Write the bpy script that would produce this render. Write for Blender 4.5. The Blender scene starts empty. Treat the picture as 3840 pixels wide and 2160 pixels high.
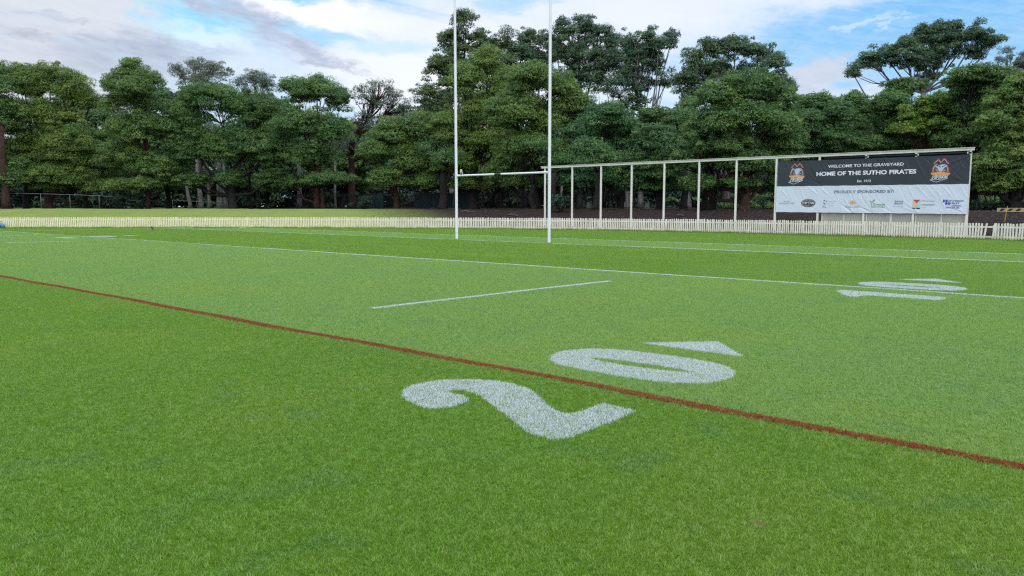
import bpy, math, random
import numpy as np
from mathutils import Vector, Matrix
R = math.radians
rng = np.random.default_rng(7)
random.seed(7)
S = bpy.context.scene
C = S.collection

# ------------------------------------------------------------------ camera
CX, CY, CZ, YAW, PIT, F = 22.764, -25.316, 1.540, -0.71733, 0.10575, 2870.2
cam = bpy.data.cameras.new('camera'); camo = bpy.data.objects.new('camera', cam); C.objects.link(camo)
cam.sensor_width = 36; cam.lens = F / 3840 * 36; cam.clip_start = 0.05; cam.clip_end = 2000
camo.location = (CX, CY, CZ); camo.rotation_euler = (math.pi / 2 - PIT, 0, -YAW)
S.camera = camo
S.view_settings.view_transform = 'Standard'; S.view_settings.look = 'None'
S.view_settings.gamma = 1; S.view_settings.exposure = 0.12
S.render.engine = 'CYCLES'
S.cycles.max_bounces = 6; S.cycles.diffuse_bounces = 3; S.cycles.glossy_bounces = 2
S.cycles.transmission_bounces = 3; S.cycles.transparent_max_bounces = 6
S.cycles.use_denoising = False; S.cycles.pixel_filter_type = 'BLACKMAN_HARRIS'; S.cycles.filter_width = 1.25
S.cycles.caustics_reflective = False; S.cycles.caustics_refractive = False

# ------------------------------------------------------------------ sky
class NT:
    """tiny helper to write node maths"""
    def __init__(s, tree): s.t = tree
    def n(s, typ, **k):
        nd = s.t.nodes.new(typ)
        for a, b in k.items(): setattr(nd, a, b)
        return nd
    def put(s, sock, v):
        if isinstance(v, bpy.types.NodeSocket): s.t.links.new(v, sock)
        elif isinstance(v, (tuple, list)) and sock.type == 'RGBA' and len(v) == 3: sock.default_value = (*v, 1)
        else: sock.default_value = v
    def m(s, op, a, b=0.0, c=0.0, clamp=False):
        nd = s.n('ShaderNodeMath', operation=op, use_clamp=clamp)
        for i, v in enumerate((a, b, c)): s.put(nd.inputs[i], v)
        return nd.outputs[0]
    def mr(s, v, a, b, c=0.0, d=1.0, smooth=True):
        nd = s.n('ShaderNodeMapRange', interpolation_type='SMOOTHSTEP' if smooth else 'LINEAR')
        for i, x in enumerate((v, a, b, c, d)): s.put(nd.inputs[i], x)
        return nd.outputs[0]
    def mix(s, f, a, b, mode='MIX'):
        nd = s.n('ShaderNodeMix', data_type='RGBA', blend_type=mode, clamp_factor=True)
        s.put(nd.inputs[0], f); s.put(nd.inputs[6], a); s.put(nd.inputs[7], b)
        return nd.outputs[2]
    def comb(s, x, y, z=0.0):
        nd = s.n('ShaderNodeCombineXYZ')
        for i, v in enumerate((x, y, z)): s.put(nd.inputs[i], v)
        return nd.outputs[0]
    def sep(s, v):
        nd = s.n('ShaderNodeSeparateXYZ'); s.put(nd.inputs[0], v); return nd.outputs
    def noise(s, vec, scale, detail=4, rough=.55, dist=0.0, col=False):
        nd = s.n('ShaderNodeTexNoise'); nd.inputs['Scale'].default_value = scale
        nd.inputs['Detail'].default_value = detail; nd.inputs['Roughness'].default_value = rough
        nd.inputs['Distortion'].default_value = dist
        if vec is not None: s.put(nd.inputs['Vector'], vec)
        return nd.outputs['Color' if col else 'Fac']

SUN_EL, SUN_AZ = R(56), R(120)     # azimuth measured from +Y towards +X
def lin(r, g, b):
    f = lambda c: (c / 255 / 12.92) if c / 255 <= .04045 else ((c / 255 + .055) / 1.055) ** 2.4
    return (f(r), f(g), f(b))
def build_world():
    w = bpy.data.worlds.new('World'); S.world = w; w.use_nodes = True
    t = w.node_tree; t.nodes.clear(); N = NT(t)
    out = N.n('ShaderNodeOutputWorld'); bg = N.n('ShaderNodeBackground'); t.links.new(bg.outputs[0], out.inputs[0])
    bg.inputs[1].default_value = 0.1
    sky = N.n('ShaderNodeTexSky', sky_type='NISHITA'); sky.sun_disc = False
    sky.sun_elevation = SUN_EL; sky.sun_rotation = SUN_AZ; sky.air_density = 1.0; sky.dust_density = 0.6; sky.ozone_density = 2.0
    tc = N.n('ShaderNodeTexCoord').outputs['Generated']
    x, y, z = N.sep(tc)
    # heading / elevation (radians) measured from the compass bearing of the trees
    cs, sn = math.cos(-YAW), math.sin(-YAW)
    fx = N.m('SUBTRACT', N.m('MULTIPLY', y, cs), N.m('MULTIPLY', x, sn))
    rx = N.m('ADD', N.m('MULTIPLY', x, cs), N.m('MULTIPLY', y, sn))
    az = N.m('ARCTAN2', rx, fx); el = N.m('ARCSINE', z)
    base = N.comb(az, N.m('MULTIPLY', el, 2.2))
    wob = N.noise(base, 3.0, 5, .6, 0, True)
    wx, wy, _ = N.sep(wob)
    hx, hy, _ = N.sep(N.noise(base, 17.0, 6, .68, 0, True))
    azw = N.m('ADD', N.m('ADD', az, N.m('MULTIPLY', N.m('SUBTRACT', wx, .5), .20)), N.m('MULTIPLY', N.m('SUBTRACT', hx, .5), .16))
    elw = N.m('ADD', N.m('ADD', el, N.m('MULTIPLY', N.m('SUBTRACT', wy, .5), .07)), N.m('MULTIPLY', N.m('SUBTRACT', hy, .5), .045))
    def blob(u, v, ru, rv, ang=0, soft=.75):
        a0 = math.atan((u - 1920) / F); e0 = (775 - v) / F * math.cos(a0)
        c_, s_ = math.cos(R(ang)), math.sin(R(ang))
        dx = N.m('SUBTRACT', azw, a0); dy = N.m('SUBTRACT', elw, e0)
        p = N.m('DIVIDE', N.m('ADD', N.m('MULTIPLY', dx, c_), N.m('MULTIPLY', dy, s_)), ru / F)
        q = N.m('DIVIDE', N.m('SUBTRACT', N.m('MULTIPLY', dy, c_), N.m('MULTIPLY', dx, s_)), rv / F)
        d = N.m('SQRT', N.m('ADD', N.m('MULTIPLY', p, p), N.m('MULTIPLY', q, q)))
        return N.mr(d, 1.0 + soft * .3, 1.0 - soft)
    K = 10.0
    def c(r, g, b, k=1.0):
        l = lin(r, g, b); return (l[0] * K * k, l[1] * K * k, l[2] * K * k)
    # streaky high cloud, stretched along the bands of the sky
    def streak(ang, sx, sy, sc, det=5):
        c_, s_ = math.cos(R(ang)), math.sin(R(ang))
        p = N.m('ADD', N.m('MULTIPLY', az, c_), N.m('MULTIPLY', el, s_)); q = N.m('SUBTRACT', N.m('MULTIPLY', el, c_), N.m('MULTIPLY', az, s_))
        return N.noise(N.comb(N.m('MULTIPLY', p, sx), N.m('MULTIPLY', q, sy)), sc, det, .6, .6)
    s1 = streak(-14, 1.0, 5.0, 4.5); s2 = streak(16, 1.0, 6.0, 3.2); s3 = streak(-8, 1.4, 6, 9)
    nish = N.mix(1.0, sky.outputs[0], (1.0, 1.0, 1.0), 'MULTIPLY')
    blue = N.mix(N.mr(el, .0, .3), c(186, 224, 246), c(108, 184, 243))
    col = N.mix(.97, nish, blue)
    def lay(col, mask, cc, amt=1.0): return N.mix(N.m('MULTIPLY', mask, amt, clamp=True), col, cc)
    # bright veil in the middle
    veil = N.mr(s2, .40, .62)
    col = lay(col, N.m('MULTIPLY', blob(1900, 260, 1150, 430), N.mr(s1, .25, .55)), c(238, 244, 252), .95)
    col = lay(col, blob(2350, 60, 1050, 150, 6), c(232, 239, 251), .9)
    col = lay(col, N.m('MULTIPLY', blob(3050, 20, 700, 75, 9), N.mr(s2, .3, .6)), c(222, 233, 250), .85)
    col = lay(col, blob(1650, 420, 420, 110, 0), c(243, 244, 252), .85)
    col = lay(col, blob(1450, 300, 420, 150, -6), c(240, 245, 252), .8)
    # overcast on the left
    col = lay(col, N.m('MULTIPLY', blob(-200, 300, 1050, 900), N.mr(s3, .1, .5)), c(210, 215, 225), .97)
    col = lay(col, blob(430, 80, 420, 110, -6), c(219, 224, 232), .75)
    col = lay(col, blob(1150, 78, 380, 66, -4), c(252, 253, 254), .98)
    col = lay(col, blob(690, 125, 185, 85, -8), c(150, 218, 248), .95)
    col = lay(col, blob(1170, 158, 270, 34, -4), c(158, 212, 245), .85)
    col = lay(col, blob(1000, 8, 220, 34, -2), c(128, 206, 246), .95)
    col = lay(col, blob(760, 190, 190, 40, -12), c(222, 244, 252), .75)
    col = lay(col, blob(1000, 290, 300, 60, -10), c(214, 232, 247), .7)
    for (u, v, ru, rv, an, cc, am) in ((780, 60, 400, 62, -15, (172, 182, 206), .88), (1080, 190, 300, 46, -16, (172, 183, 208), .88),
                                       (1280, 270, 190, 24, -20, (176, 188, 212), .8), (560, 220, 260, 36, -3, (166, 178, 202), .85),
                                       (520, 265, 300, 36, -2, (170, 182, 204), .6), (200, 175, 90, 16, 0, (172, 182, 200), .7), (260, 115, 110, 14, 6, (174, 184, 202), .6)):
        col = lay(col, N.m('MULTIPLY', blob(u, v, ru, rv, an, .9), N.mr(s3, .2, .55)), c(*cc), am)
    col = lay(col, blob(1480, 205, 330, 42, -3), c(186, 224, 247), .6)
    col = lay(col, blob(1960, 45, 190, 40, 4), c(160, 210, 246), .75)
    col = lay(col, blob(2950, 190, 420, 110, 10), c(128, 194, 244), .55)
    # right hand side: wisps and the pink tinted cumulus
    col = lay(col, blob(3150, 135, 130, 12, 12), c(222, 236, 249), .5)
    col = lay(col, blob(3240, 140, 90, 9, 22), c(222, 236, 249), .45)
    col = lay(col, N.m('MULTIPLY', blob(3040, 318, 118, 58, 0, .35), N.mr(s3, .0, .4)), c(205, 208, 222), .75)
    col = lay(col, blob(3150, 385, 130, 40, 0), c(222, 226, 240), .7)
    fine = N.mr(streak(-10, 1.6, 7, 22, 6), .35, .65); col = N.mix(N.m('MULTIPLY', fine, .14), col, c(240, 243, 250))
    # rest of the dome: unseen broken cloud overhead and behind, brightened to light the scene
    n2 = N.noise(tc, 2.2, 6, .6, .4)
    over = N.mix(N.mr(n2, .40, .58), c(150, 195, 236, 1.6), c(240, 240, 242, 2.0))
    up = N.m('MAXIMUM', N.mr(el, .33, .65), N.mr(N.m('ABSOLUTE', az), .95, 1.5))
    col = N.mix(up, col, over)
    low = N.mr(el, .02, -.1)
    col = N.mix(low, col, c(90, 100, 85))
    t.links.new(col, bg.inputs[0])
    w.cycles.sampling_method = 'MANUAL'; w.cycles.sample_map_resolution = 1024
build_world()
sun = bpy.data.lights.new('sun', 'SUN'); suno = bpy.data.objects.new('sun', sun); C.objects.link(suno)
sun.energy = 1.5; sun.angle = R(36); sun.color = (1.0, .93, .82)
sd = Vector((math.sin(SUN_AZ) * math.cos(SUN_EL), math.cos(SUN_AZ) * math.cos(SUN_EL), math.sin(SUN_EL)))
suno.rotation_euler = sd.to_track_quat('Z', 'Y').to_euler(); suno.location = (40, -40, 40)

# ------------------------------------------------------------------ helpers
FV = np.array([math.sin(YAW), math.cos(YAW)]); RV = np.array([math.cos(YAW), -math.sin(YAW)])
def at(u, d, z=0.0):
    """a spot d metres ahead of the photographer, u = bearing in photo pixels"""
    q = np.array([CX, CY]) + d * FV + (u - 1920) / F * d * RV
    return (float(q[0]), float(q[1]), z)
def zat(v, d): return CZ + (775.0 - v) / F * d
def setp(o, label=None, cat=None, group=None, kind=None):
    if label: o['label'] = label
    if cat: o['category'] = cat
    if group: o['group'] = group
    if kind: o['kind'] = kind
    return o
def npmesh(name, V, Fc, mat=None, parent=None, attrs=None, smooth=False):
    """V (n,3), Fc (m,k) with constant k"""
    V = np.asarray(V, np.float32); Fc = np.asarray(Fc, np.int32)
    me = bpy.data.meshes.new(name)
    me.vertices.add(len(V)); me.vertices.foreach_set('co', V.ravel())
    k = Fc.shape[1]
    me.loops.add(Fc.size); me.loops.foreach_set('vertex_index', Fc.ravel())
    me.polygons.add(len(Fc)); me.polygons.foreach_set('loop_start', np.arange(0, Fc.size, k, dtype=np.int32))
    if smooth: me.polygons.foreach_set('use_smooth', np.ones(len(Fc), bool))
    for an, av in (attrs or {}).items():
        a = me.attributes.new(an, 'FLOAT', 'POINT'); a.data.foreach_set('value', np.asarray(av, np.float32))
    me.update(calc_edges=True); me.validate()
    if mat: me.materials.append(mat)
    o = bpy.data.objects.new(name, me)
    if name != '_': C.objects.link(o)
    if parent: o.parent = parent
    return o
class MB:
    def __init__(s): s.v = []; s.f = []
    def add(s, vs, fs):
        b = len(s.v); s.v += [tuple(p) for p in vs]; s.f += [tuple(i + b for i in q) for q in fs]; return s
    def box(s, x0, x1, y0, y1, z0, z1, M=None):
        vs = [(x, y, z) for z in (z0, z1) for y in (y0, y1) for x in (x0, x1)]
        if M is not None: vs = [M @ Vector(p) for p in vs]
        return s.add(vs, [(0, 2, 3, 1), (4, 5, 7, 6), (0, 1, 5, 4), (2, 6, 7, 3), (0, 4, 6, 2), (1, 3, 7, 5)])
    def tube(s, pts, rad, n=8, cap=True):
        pts = [Vector(p) for p in pts]
        if not isinstance(rad, (list, tuple)): rad = [rad] * len(pts)
        b = len(s.v); up = None
        for i, p in enumerate(pts):
            d = (pts[min(i + 1, len(pts) - 1)] - pts[max(i - 1, 0)]).normalized()
            if up is None:
                up = Vector((1, 0, 0)) if abs(d.x) < .9 else Vector((0, 1, 0))
            a = d.cross(up).normalized(); up = a.cross(d).normalized()
            for k in range(n):
                t = 2 * math.pi * k / n
                s.v.append(tuple(p + rad[i] * (math.cos(t) * a + math.sin(t) * up)))
        for i in range(len(pts) - 1):
            for k in range(n):
                k2 = (k + 1) % n
                s.f.append((b + i * n + k, b + i * n + k2, b + (i + 1) * n + k2, b + (i + 1) * n + k))
        if cap:
            s.f.append(tuple(b + k for k in range(n))[::-1]); s.f.append(tuple(b + (len(pts) - 1) * n + k for k in range(n)))
        return s
    def prism(s, poly, M, h):
        """poly (x,y) list, thickness along local +z, placed by matrix M"""
        n = len(poly)
        vs = [M @ Vector((x, y, 0)) for x, y in poly] + [M @ Vector((x, y, h)) for x, y in poly]
        return s.add(vs, [tuple(range(n))[::-1], tuple(range(n, 2 * n))] + [(i, (i + 1) % n, n + (i + 1) % n, n + i) for i in range(n)])
    def build(s, name, mat=None, parent=None, smooth=False, bevel=0):
        me = bpy.data.meshes.new(name); me.from_pydata(s.v, [], s.f); me.update()
        if mat: me.materials.append(mat)
        if smooth: me.polygons.foreach_set('use_smooth', [True] * len(me.polygons))
        o = bpy.data.objects.new(name, me); C.objects.link(o)
        if parent: o.parent = parent
        if bevel:
            b = o.modifiers.new('bevel', 'BEVEL'); b.width = bevel; b.segments = 2; b.limit_method = 'ANGLE'
        return o
def empty(name, loc, rz=0.0):
    o = bpy.data.objects.new(name, None); C.objects.link(o); o.location = loc; o.rotation_euler = (0, 0, rz)
    o.empty_display_size = .3
    return o
def mat(name, col, rough=.8, var=0.0, vscale=5.0, spec=.3, bump=0.0, bscale=30.0, col2=None, metal=0.0):
    m = bpy.data.materials.new(name); m.use_nodes = True; N = NT(m.node_tree)
    b = m.node_tree.nodes['Principled BSDF']
    b.inputs['Roughness'].default_value = rough; b.inputs['Specular IOR Level'].default_value = spec; b.inputs['Metallic'].default_value = metal
    geo = N.n('ShaderNodeNewGeometry').outputs['Position']
    if var or col2:
        n = N.noise(geo, vscale, 5, .6)
        c2 = col2 or tuple(max(0, c * (1 - var)) for c in col)
        N.put(b.inputs['Base Color'], N.mix(N.mr(n, .35, .65), col, c2))
    else: b.inputs['Base Color'].default_value = (*col, 1)
    if bump:
        bn = N.n('ShaderNodeBump'); bn.inputs['Strength'].default_value = bump; bn.inputs['Distance'].default_value = .02
        N.put(bn.inputs['Height'], N.noise(geo, bscale, 5, .6)); m.node_tree.links.new(bn.outputs[0], b.inputs['Normal'])
    return m

# ------------------------------------------------------------------ boundary line of the oval
ctrl = [(-70, -52), (-60, -33), (-51, -18.5), (-41.9, -7.7), (-32.4, 2.0), (-24.5, 8.0), (-17.5, 12.1), (-10.5, 15.2), (-3.5, 17.0), (3.5, 17.45), (10.5, 17.2), (17.6, 15.9), (25, 12.4), (32, 6), (39, -4), (44, -18), (46, -35)]
def spline(ctrl, step):
    P = np.array(ctrl, float); out = []
    for i in range(1, len(P) - 2):
        for t in np.linspace(0, 1, 60, endpoint=False):
            a, b, c_, d = P[i - 1], P[i], P[i + 1], P[i + 2]
            out.append(.5 * ((2 * b) + (-a + c_) * t + (2 * a - 5 * b + 4 * c_ - d) * t ** 2 + (-a + 3 * b - 3 * c_ + d) * t ** 3))
    out = np.array(out); L = np.r_[0, np.cumsum(np.linalg.norm(np.diff(out, axis=0), axis=1))]
    s = np.arange(0, L[-1], step)
    return np.c_[np.interp(s, L, out[:, 0]), np.interp(s, L, out[:, 1])], s
FEN, fs = spline(ctrl, .125)
FENc, _ = spline(ctrl, .8)
tang = np.gradient(FENc, axis=0); tang /= np.linalg.norm(tang, axis=1)[:, None]
nrm = np.c_[-tang[:, 1], tang[:, 0]]        # pointing out of the oval
def outside(xy):
    """signed distance beyond the boundary"""
    xy = np.atleast_2d(xy).astype(float); res = np.empty(len(xy)); idx = np.empty(len(xy), int)
    for i in range(0, len(xy), 4000):
        d = np.linalg.norm(xy[i:i + 4000, None] - FENc[None], axis=2); k = d.argmin(1); idx[i:i + 4000] = k
        sg = np.sign(((xy[i:i + 4000] - FENc[k]) * nrm[k]).sum(1)); res[i:i + 4000] = d[np.arange(len(k)), k] * sg
    return res
def height(xy):
    t = outside(xy); xy = np.atleast_2d(xy)
    q = np.clip((t - .2) / 15.0, 0, 1); h = 1.30 * (q * q * (3 - 2 * q)) * .6 + 1.30 * .4 * np.clip((t - .2) / 12, 0, 1)
    h = h + .04 * np.sin(xy[:, 0] * .31) * np.clip(t / 8, 0, 1) + .03 * np.sin(xy[:, 1] * .47 + 1) * np.clip(t / 8, 0, 1)
    return h
def hz(x, y): return float(height([(x, y)])[0])

# ------------------------------------------------------------------ materials for turf
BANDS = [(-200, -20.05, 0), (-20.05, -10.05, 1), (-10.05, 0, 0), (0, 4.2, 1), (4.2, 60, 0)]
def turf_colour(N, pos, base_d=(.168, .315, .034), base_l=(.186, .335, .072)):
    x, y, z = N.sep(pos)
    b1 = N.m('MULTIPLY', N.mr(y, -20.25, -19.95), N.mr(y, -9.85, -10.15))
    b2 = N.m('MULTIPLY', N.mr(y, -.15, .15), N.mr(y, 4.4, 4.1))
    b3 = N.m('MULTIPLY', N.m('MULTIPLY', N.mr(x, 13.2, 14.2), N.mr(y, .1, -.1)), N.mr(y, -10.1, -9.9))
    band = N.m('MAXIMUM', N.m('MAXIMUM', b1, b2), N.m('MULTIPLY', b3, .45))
    p2 = N.comb(x, y, 0.0)
    n1 = N.noise(p2, .35, 4, .6); n2 = N.noise(p2, 1.6, 4, .6); n3 = N.noise(N.comb(N.m('MULTIPLY', x, .6), N.m('MULTIPLY', y, 1.4)), 7, 3, .6)
    c = N.mix(N.m('MULTIPLY', band, .85), base_d, base_l)  # mowing stripe sheen put into the colour, on top of the blade lean
    c = N.mix(N.m('MULTIPLY', N.mr(n1, .42, .66), .5), c, (.225, .345, .045))
    c = N.mix(N.m('MULTIPLY', N.mr(n2, .52, .72), .40), c, (.125, .255, .085))
    c = N.mix(N.m('MULTIPLY', N.mr(n3, .55, .75), .35), c, (.235, .345, .095))
    n4 = N.noise(p2, 2.6, 3, .5); n5 = N.noise(p2, 9.0, 2, .6)
    c = N.mix(N.m('MULTIPLY', N.m('MULTIPLY', N.mr(n4, .66, .74), N.mr(n5, .5, .62)), .65), c, (.34, .30, .13))
    return c
def leafshader(m, N, colsock, rough=.45, trans=.35, spec=.4):
    t = m.node_tree; t.nodes.remove(t.nodes['Principled BSDF']); out = t.nodes['Material Output']
    p = N.n('ShaderNodeBsdfPrincipled'); p.inputs['Roughness'].default_value = rough; p.inputs['Specular IOR Level'].default_value = spec
    tr = N.n('ShaderNodeBsdfTranslucent'); mx = N.n('ShaderNodeMixShader'); mx.inputs[0].default_value = trans
    N.put(p.inputs['Base Color'], colsock); N.put(tr.inputs['Color'], colsock)
    t.links.new(p.outputs[0], mx.inputs[1]); t.links.new(tr.outputs[0], mx.inputs[2]); t.links.new(mx.outputs[0], out.inputs[0])
def mk(name):
    m = bpy.data.materials.new(name); m.use_nodes = True; return m, NT(m.node_tree)
def attr(N, a): return N.n('ShaderNodeAttribute', attribute_name=a).outputs['Fac']
M = {}
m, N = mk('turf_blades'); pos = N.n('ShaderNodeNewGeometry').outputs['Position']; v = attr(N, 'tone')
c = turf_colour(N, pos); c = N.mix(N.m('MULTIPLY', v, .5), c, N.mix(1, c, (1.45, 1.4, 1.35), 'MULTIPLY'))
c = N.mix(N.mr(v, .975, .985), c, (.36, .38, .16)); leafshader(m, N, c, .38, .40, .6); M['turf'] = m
m, N = mk('ground'); pos = N.n('ShaderNodeNewGeometry').outputs['Position']; b = m.node_tree.nodes['Principled BSDF']
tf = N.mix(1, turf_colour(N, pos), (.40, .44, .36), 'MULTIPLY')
n1 = N.noise(pos, .5, 5, .6); n2 = N.noise(pos, 6, 5, .65); n3 = N.noise(pos, 22, 3, .6)
bank = N.mix(N.mr(n1, .35, .65), (.165, .225, .052), (.215, .245, .068)); bank = N.mix(N.m('MULTIPLY', N.mr(n2, .4, .7), .6), bank, (.115, .175, .045))
mul = N.mix(N.mr(n2, .35, .65), (.016, .011, .011), (.040, .026, .024)); mul = N.mix(N.mr(n3, .55, .72), mul, (.020, .014, .013))
c = N.mix(attr(N, 'bank'), tf, bank); c = N.mix(attr(N, 'mulch'), c, mul); N.put(b.inputs['Base Color'], c); b.inputs['Roughness'].default_value = .95
b.inputs['Specular IOR Level'].default_value = .1
bn = N.n('ShaderNodeBump'); bn.inputs['Strength'].default_value = .8; bn.inputs['Distance'].default_value = .06
N.put(bn.inputs['Height'], N.m('ADD', n2, n3)); m.node_tree.links.new(bn.outputs[0], b.inputs['Normal']); M['ground'] = m
def paintmat(name, c1, c2, c3):
    m, N = mk(name); v = attr(N, 'tone'); c = N.mix(v, c1, c2); c = N.mix(N.mr(v, .86, .92), c, c3); leafshader(m, N, c, .6, .2, .25); return m
M['white_paint'] = paintmat('white_line_paint', (.59, .64, .68), (.76, .80, .86), (.34, .47, .28))
M['red_paint'] = paintmat('red_line_paint', (.22, .046, .020), (.36, .078, .036), (.28, .10, .035))

# ------------------------------------------------------------------ ground sheet
gx = np.unique(np.r_[np.arange(-1400, -130, 60), np.arange(-130, -60, 4), np.arange(-60, 50, 1.0), np.arange(50, 110, 4), np.arange(110, 1400, 60)])
gy = np.unique(np.r_[np.arange(-1000, -60, 60), np.arange(-60, -30, 4), np.arange(-30, 50, 1.0), np.arange(50, 120, 4), np.arange(120, 1600, 60)])
X, Y = np.meshgrid(gx, gy); XY = np.c_[X.ravel(), Y.ravel()]
t_out = outside(XY); Z = height(XY); Z[(XY[:, 1] < -55)] = 0
nx, ny = len(gx), len(gy); ii = np.arange(nx * ny).reshape(ny, nx)
Fc = np.c_[ii[:-1, :-1].ravel(), ii[:-1, 1:].ravel(), ii[1:, 1:].ravel(), ii[1:, :-1].ravel()]
rel = XY - np.array([CX, CY]); dep = rel @ FV; lat = rel @ RV
ub = 1920 + F * lat / np.maximum(dep, 1)
mulch = np.clip((t_out - .1) / .8, 0, 1) * np.clip((ub - 1400 + 12 * (t_out - 6)) / 350, 0, 1)
mulch = np.maximum(mulch, np.clip((t_out - 21) / 3, 0, 1) * (dep < 100) * .9)
g = npmesh('ground', np.c_[XY, Z], Fc, M['ground'], attrs={'bank': np.clip((t_out + .3) / .5, 0, 1), 'mulch': mulch}, smooth=True)
setp(g, 'flat green sports turf rising to a bank beyond the picket fence', 'ground', kind='structure')

# ------------------------------------------------------------------ turf: real blades, laid as repeated tiles
def blades(x, y, h, w, lean, tone, bend=True, z0=0.0, fx=0.0, fy=0.0):
    n = len(x); a = rng.uniform(0, 2 * np.pi, n)
    dx, dy = np.cos(a) * w / 2, np.sin(a) * w / 2
    lx = (lean[0] + fx) * h + rng.normal(0, .38, n) * h; ly = (lean[1] + fy) * h + rng.normal(0, .38, n) * h
    V = np.empty((n, 5 if bend else 3, 3), np.float32)
    V[:, 0] = np.c_[x - dx, y - dy, np.full(n, z0)]; V[:, 1] = np.c_[x + dx, y + dy, np.full(n, z0)]
    if bend:
        V[:, 2] = np.c_[x + dx * .8 + lx * .35, y + dy * .8 + ly * .35, z0 + h * .6]; V[:, 3] = np.c_[x - dx * .8 + lx * .35, y - dy * .8 + ly * .35, z0 + h * .6]
        V[:, 4] = np.c_[x + lx, y + ly, z0 + h * .92]
        k = (np.arange(n) * 5)[:, None]
        Fc = np.concatenate([k + np.array([[0, 1, 2]]), k + np.array([[0, 2, 3]]), k + np.array([[3, 2, 4]])])
        return V.reshape(-1, 3), Fc, np.repeat(tone, 5)
    V[:, 2] = np.c_[x + lx, y + ly, z0 + h]
    return V.reshape(-1, 3), (np.arange(n) * 3)[:, None] + np.array([[0, 1, 2]]), np.repeat(tone, 3)
def tile(name, size, dens, hm, w, lean, bend):
    n = int(size * size * dens); x = rng.uniform(-size / 2, size / 2, n); y = rng.uniform(-size / 2, size / 2, n)
    G_ = 256; kf = np.fft.fftfreq(G_, size / G_); K2 = np.hypot(*np.meshgrid(kf, kf)); ix = ((x / size + .5) * G_).astype(int) % G_; iy = ((y / size + .5) * G_).astype(int) % G_
    def field(wl):       # seamless random field with features about wl metres across
        f = np.fft.fft2(rng.normal(0, 1, (G_, G_))) * np.exp(-(K2 * wl * .45) ** 2); f = np.real(np.fft.ifft2(f)); f /= f.std(); return f[iy, ix]
    fx = .27 * field(.05) + .18 * field(.12); fy = .27 * field(.05) + .18 * field(.12); thin = .6 * field(.04) + .5 * field(.10); cl = .6 * field(.05) + .4 * field(.2)
    k = rng.uniform(0, 1, n) < 1 - .5 * np.clip(thin, 0, 1.2); x, y, fx, fy, cl = x[k], y[k], fx[k], fy[k], cl[k]; n = len(x)
    h = hm * (1 + .20 * cl + rng.normal(0, .20, n)); h = np.clip(h, hm * .4, hm * 1.9)
    V, Fc, tn = blades(x, y, h, w * rng.uniform(.7, 1.3, n), lean, rng.uniform(0, 1, n), bend, 0.0, fx, fy)
    return npmesh(name, V, Fc, M['turf'], attrs={'tone': tn})
def turf_object(name, pts, tiles, label):
    """one stuff object whose modifier lays the tiles"""
    col = bpy.data.collections.new(name + '_tiles')
    for o in tiles:
        C.objects.unlink(o); col.objects.link(o)
    me = bpy.data.meshes.new(name); me.from_pydata(pts, [], []); ob = bpy.data.objects.new(name, me); C.objects.link(ob)
    ng = bpy.data.node_groups.new(name, 'GeometryNodeTree')
    ng.interface.new_socket('Geometry', in_out='INPUT', socket_type='NodeSocketGeometry'); ng.interface.new_socket('Geometry', in_out='OUTPUT', socket_type='NodeSocketGeometry')
    gi = ng.nodes.new('NodeGroupInput'); go = ng.nodes.new('NodeGroupOutput')
    ci = ng.nodes.new('GeometryNodeCollectionInfo'); ci.inputs['Collection'].default_value = col; ci.inputs['Separate Children'].default_value = True
    ci.inputs['Reset Children'].default_value = True
    ip = ng.nodes.new('GeometryNodeInstanceOnPoints'); ip.inputs['Pick Instance'].default_value = True
    rv = ng.nodes.new('FunctionNodeRandomValue'); rv.data_type = 'INT'; rv.inputs[4].default_value = 0; rv.inputs[5].default_value = len(tiles) - 1
    L = ng.links
    L.new(gi.outputs[0], ip.inputs['Points']); L.new(ci.outputs[0], ip.inputs['Instance']); L.new(rv.outputs[2], ip.inputs['Instance Index']); L.new(ip.outputs[0], go.inputs[0])
    md = ob.modifiers.new('turf', 'NODES'); md.node_group = ng
    return setp(ob, label, 'grass', kind='stuff')
TS = 2.0
tx = np.arange(-60, 44, TS); cc = np.array([(a, b) for a in tx for b in np.arange(-51, 20, TS)])
rel = cc - np.array([CX, CY]); dep = rel @ FV; lat = rel @ RV; dist = np.hypot(dep, lat)
vis = (dep > -1) & (np.abs(lat) < dep * .80 + 4) & (outside(cc) < -1.2)
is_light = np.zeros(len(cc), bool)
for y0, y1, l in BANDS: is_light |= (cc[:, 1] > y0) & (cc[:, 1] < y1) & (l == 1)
lo, hi = (-.28, .30), (.06, -.07)
def tiles_for(tag, n, dens, h, w, bend):
    return ([tile('turf_tile', TS, dens, h, w, lo, bend) for _ in range(n)], [tile('turf_tile', TS, dens, h, w, hi, bend) for _ in range(n)])
for (nm, d0, d1, nt, dens, h, w, bend) in (('near', 0, 9, 2, 42000, .0165, .0023, True), ('mid', 9, 24, 2, 17000, .018, .0042, False), ('far', 24, 90, 1, 4000, .021, .010, False)):
    A, B = tiles_for(nm, nt, dens, h, w, bend)
    sel = vis & (dist >= d0) & (dist < d1)
    for tl, lt, txt in ((A, True, 'pale mown bands'), (B, False, 'deep green mown bands')):
        p = [(a, b, 0.0) for a, b in cc[sel & (is_light == lt)]]
        if p:
            where = {'near': 'in the foreground at the photographer\'s feet', 'mid': 'around the painted numbers', 'far': 'running away to the picket fence'}[nm]
            turf_object('grass', p, tl, 'short mown turf in the ' + txt + ' ' + where)

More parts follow.
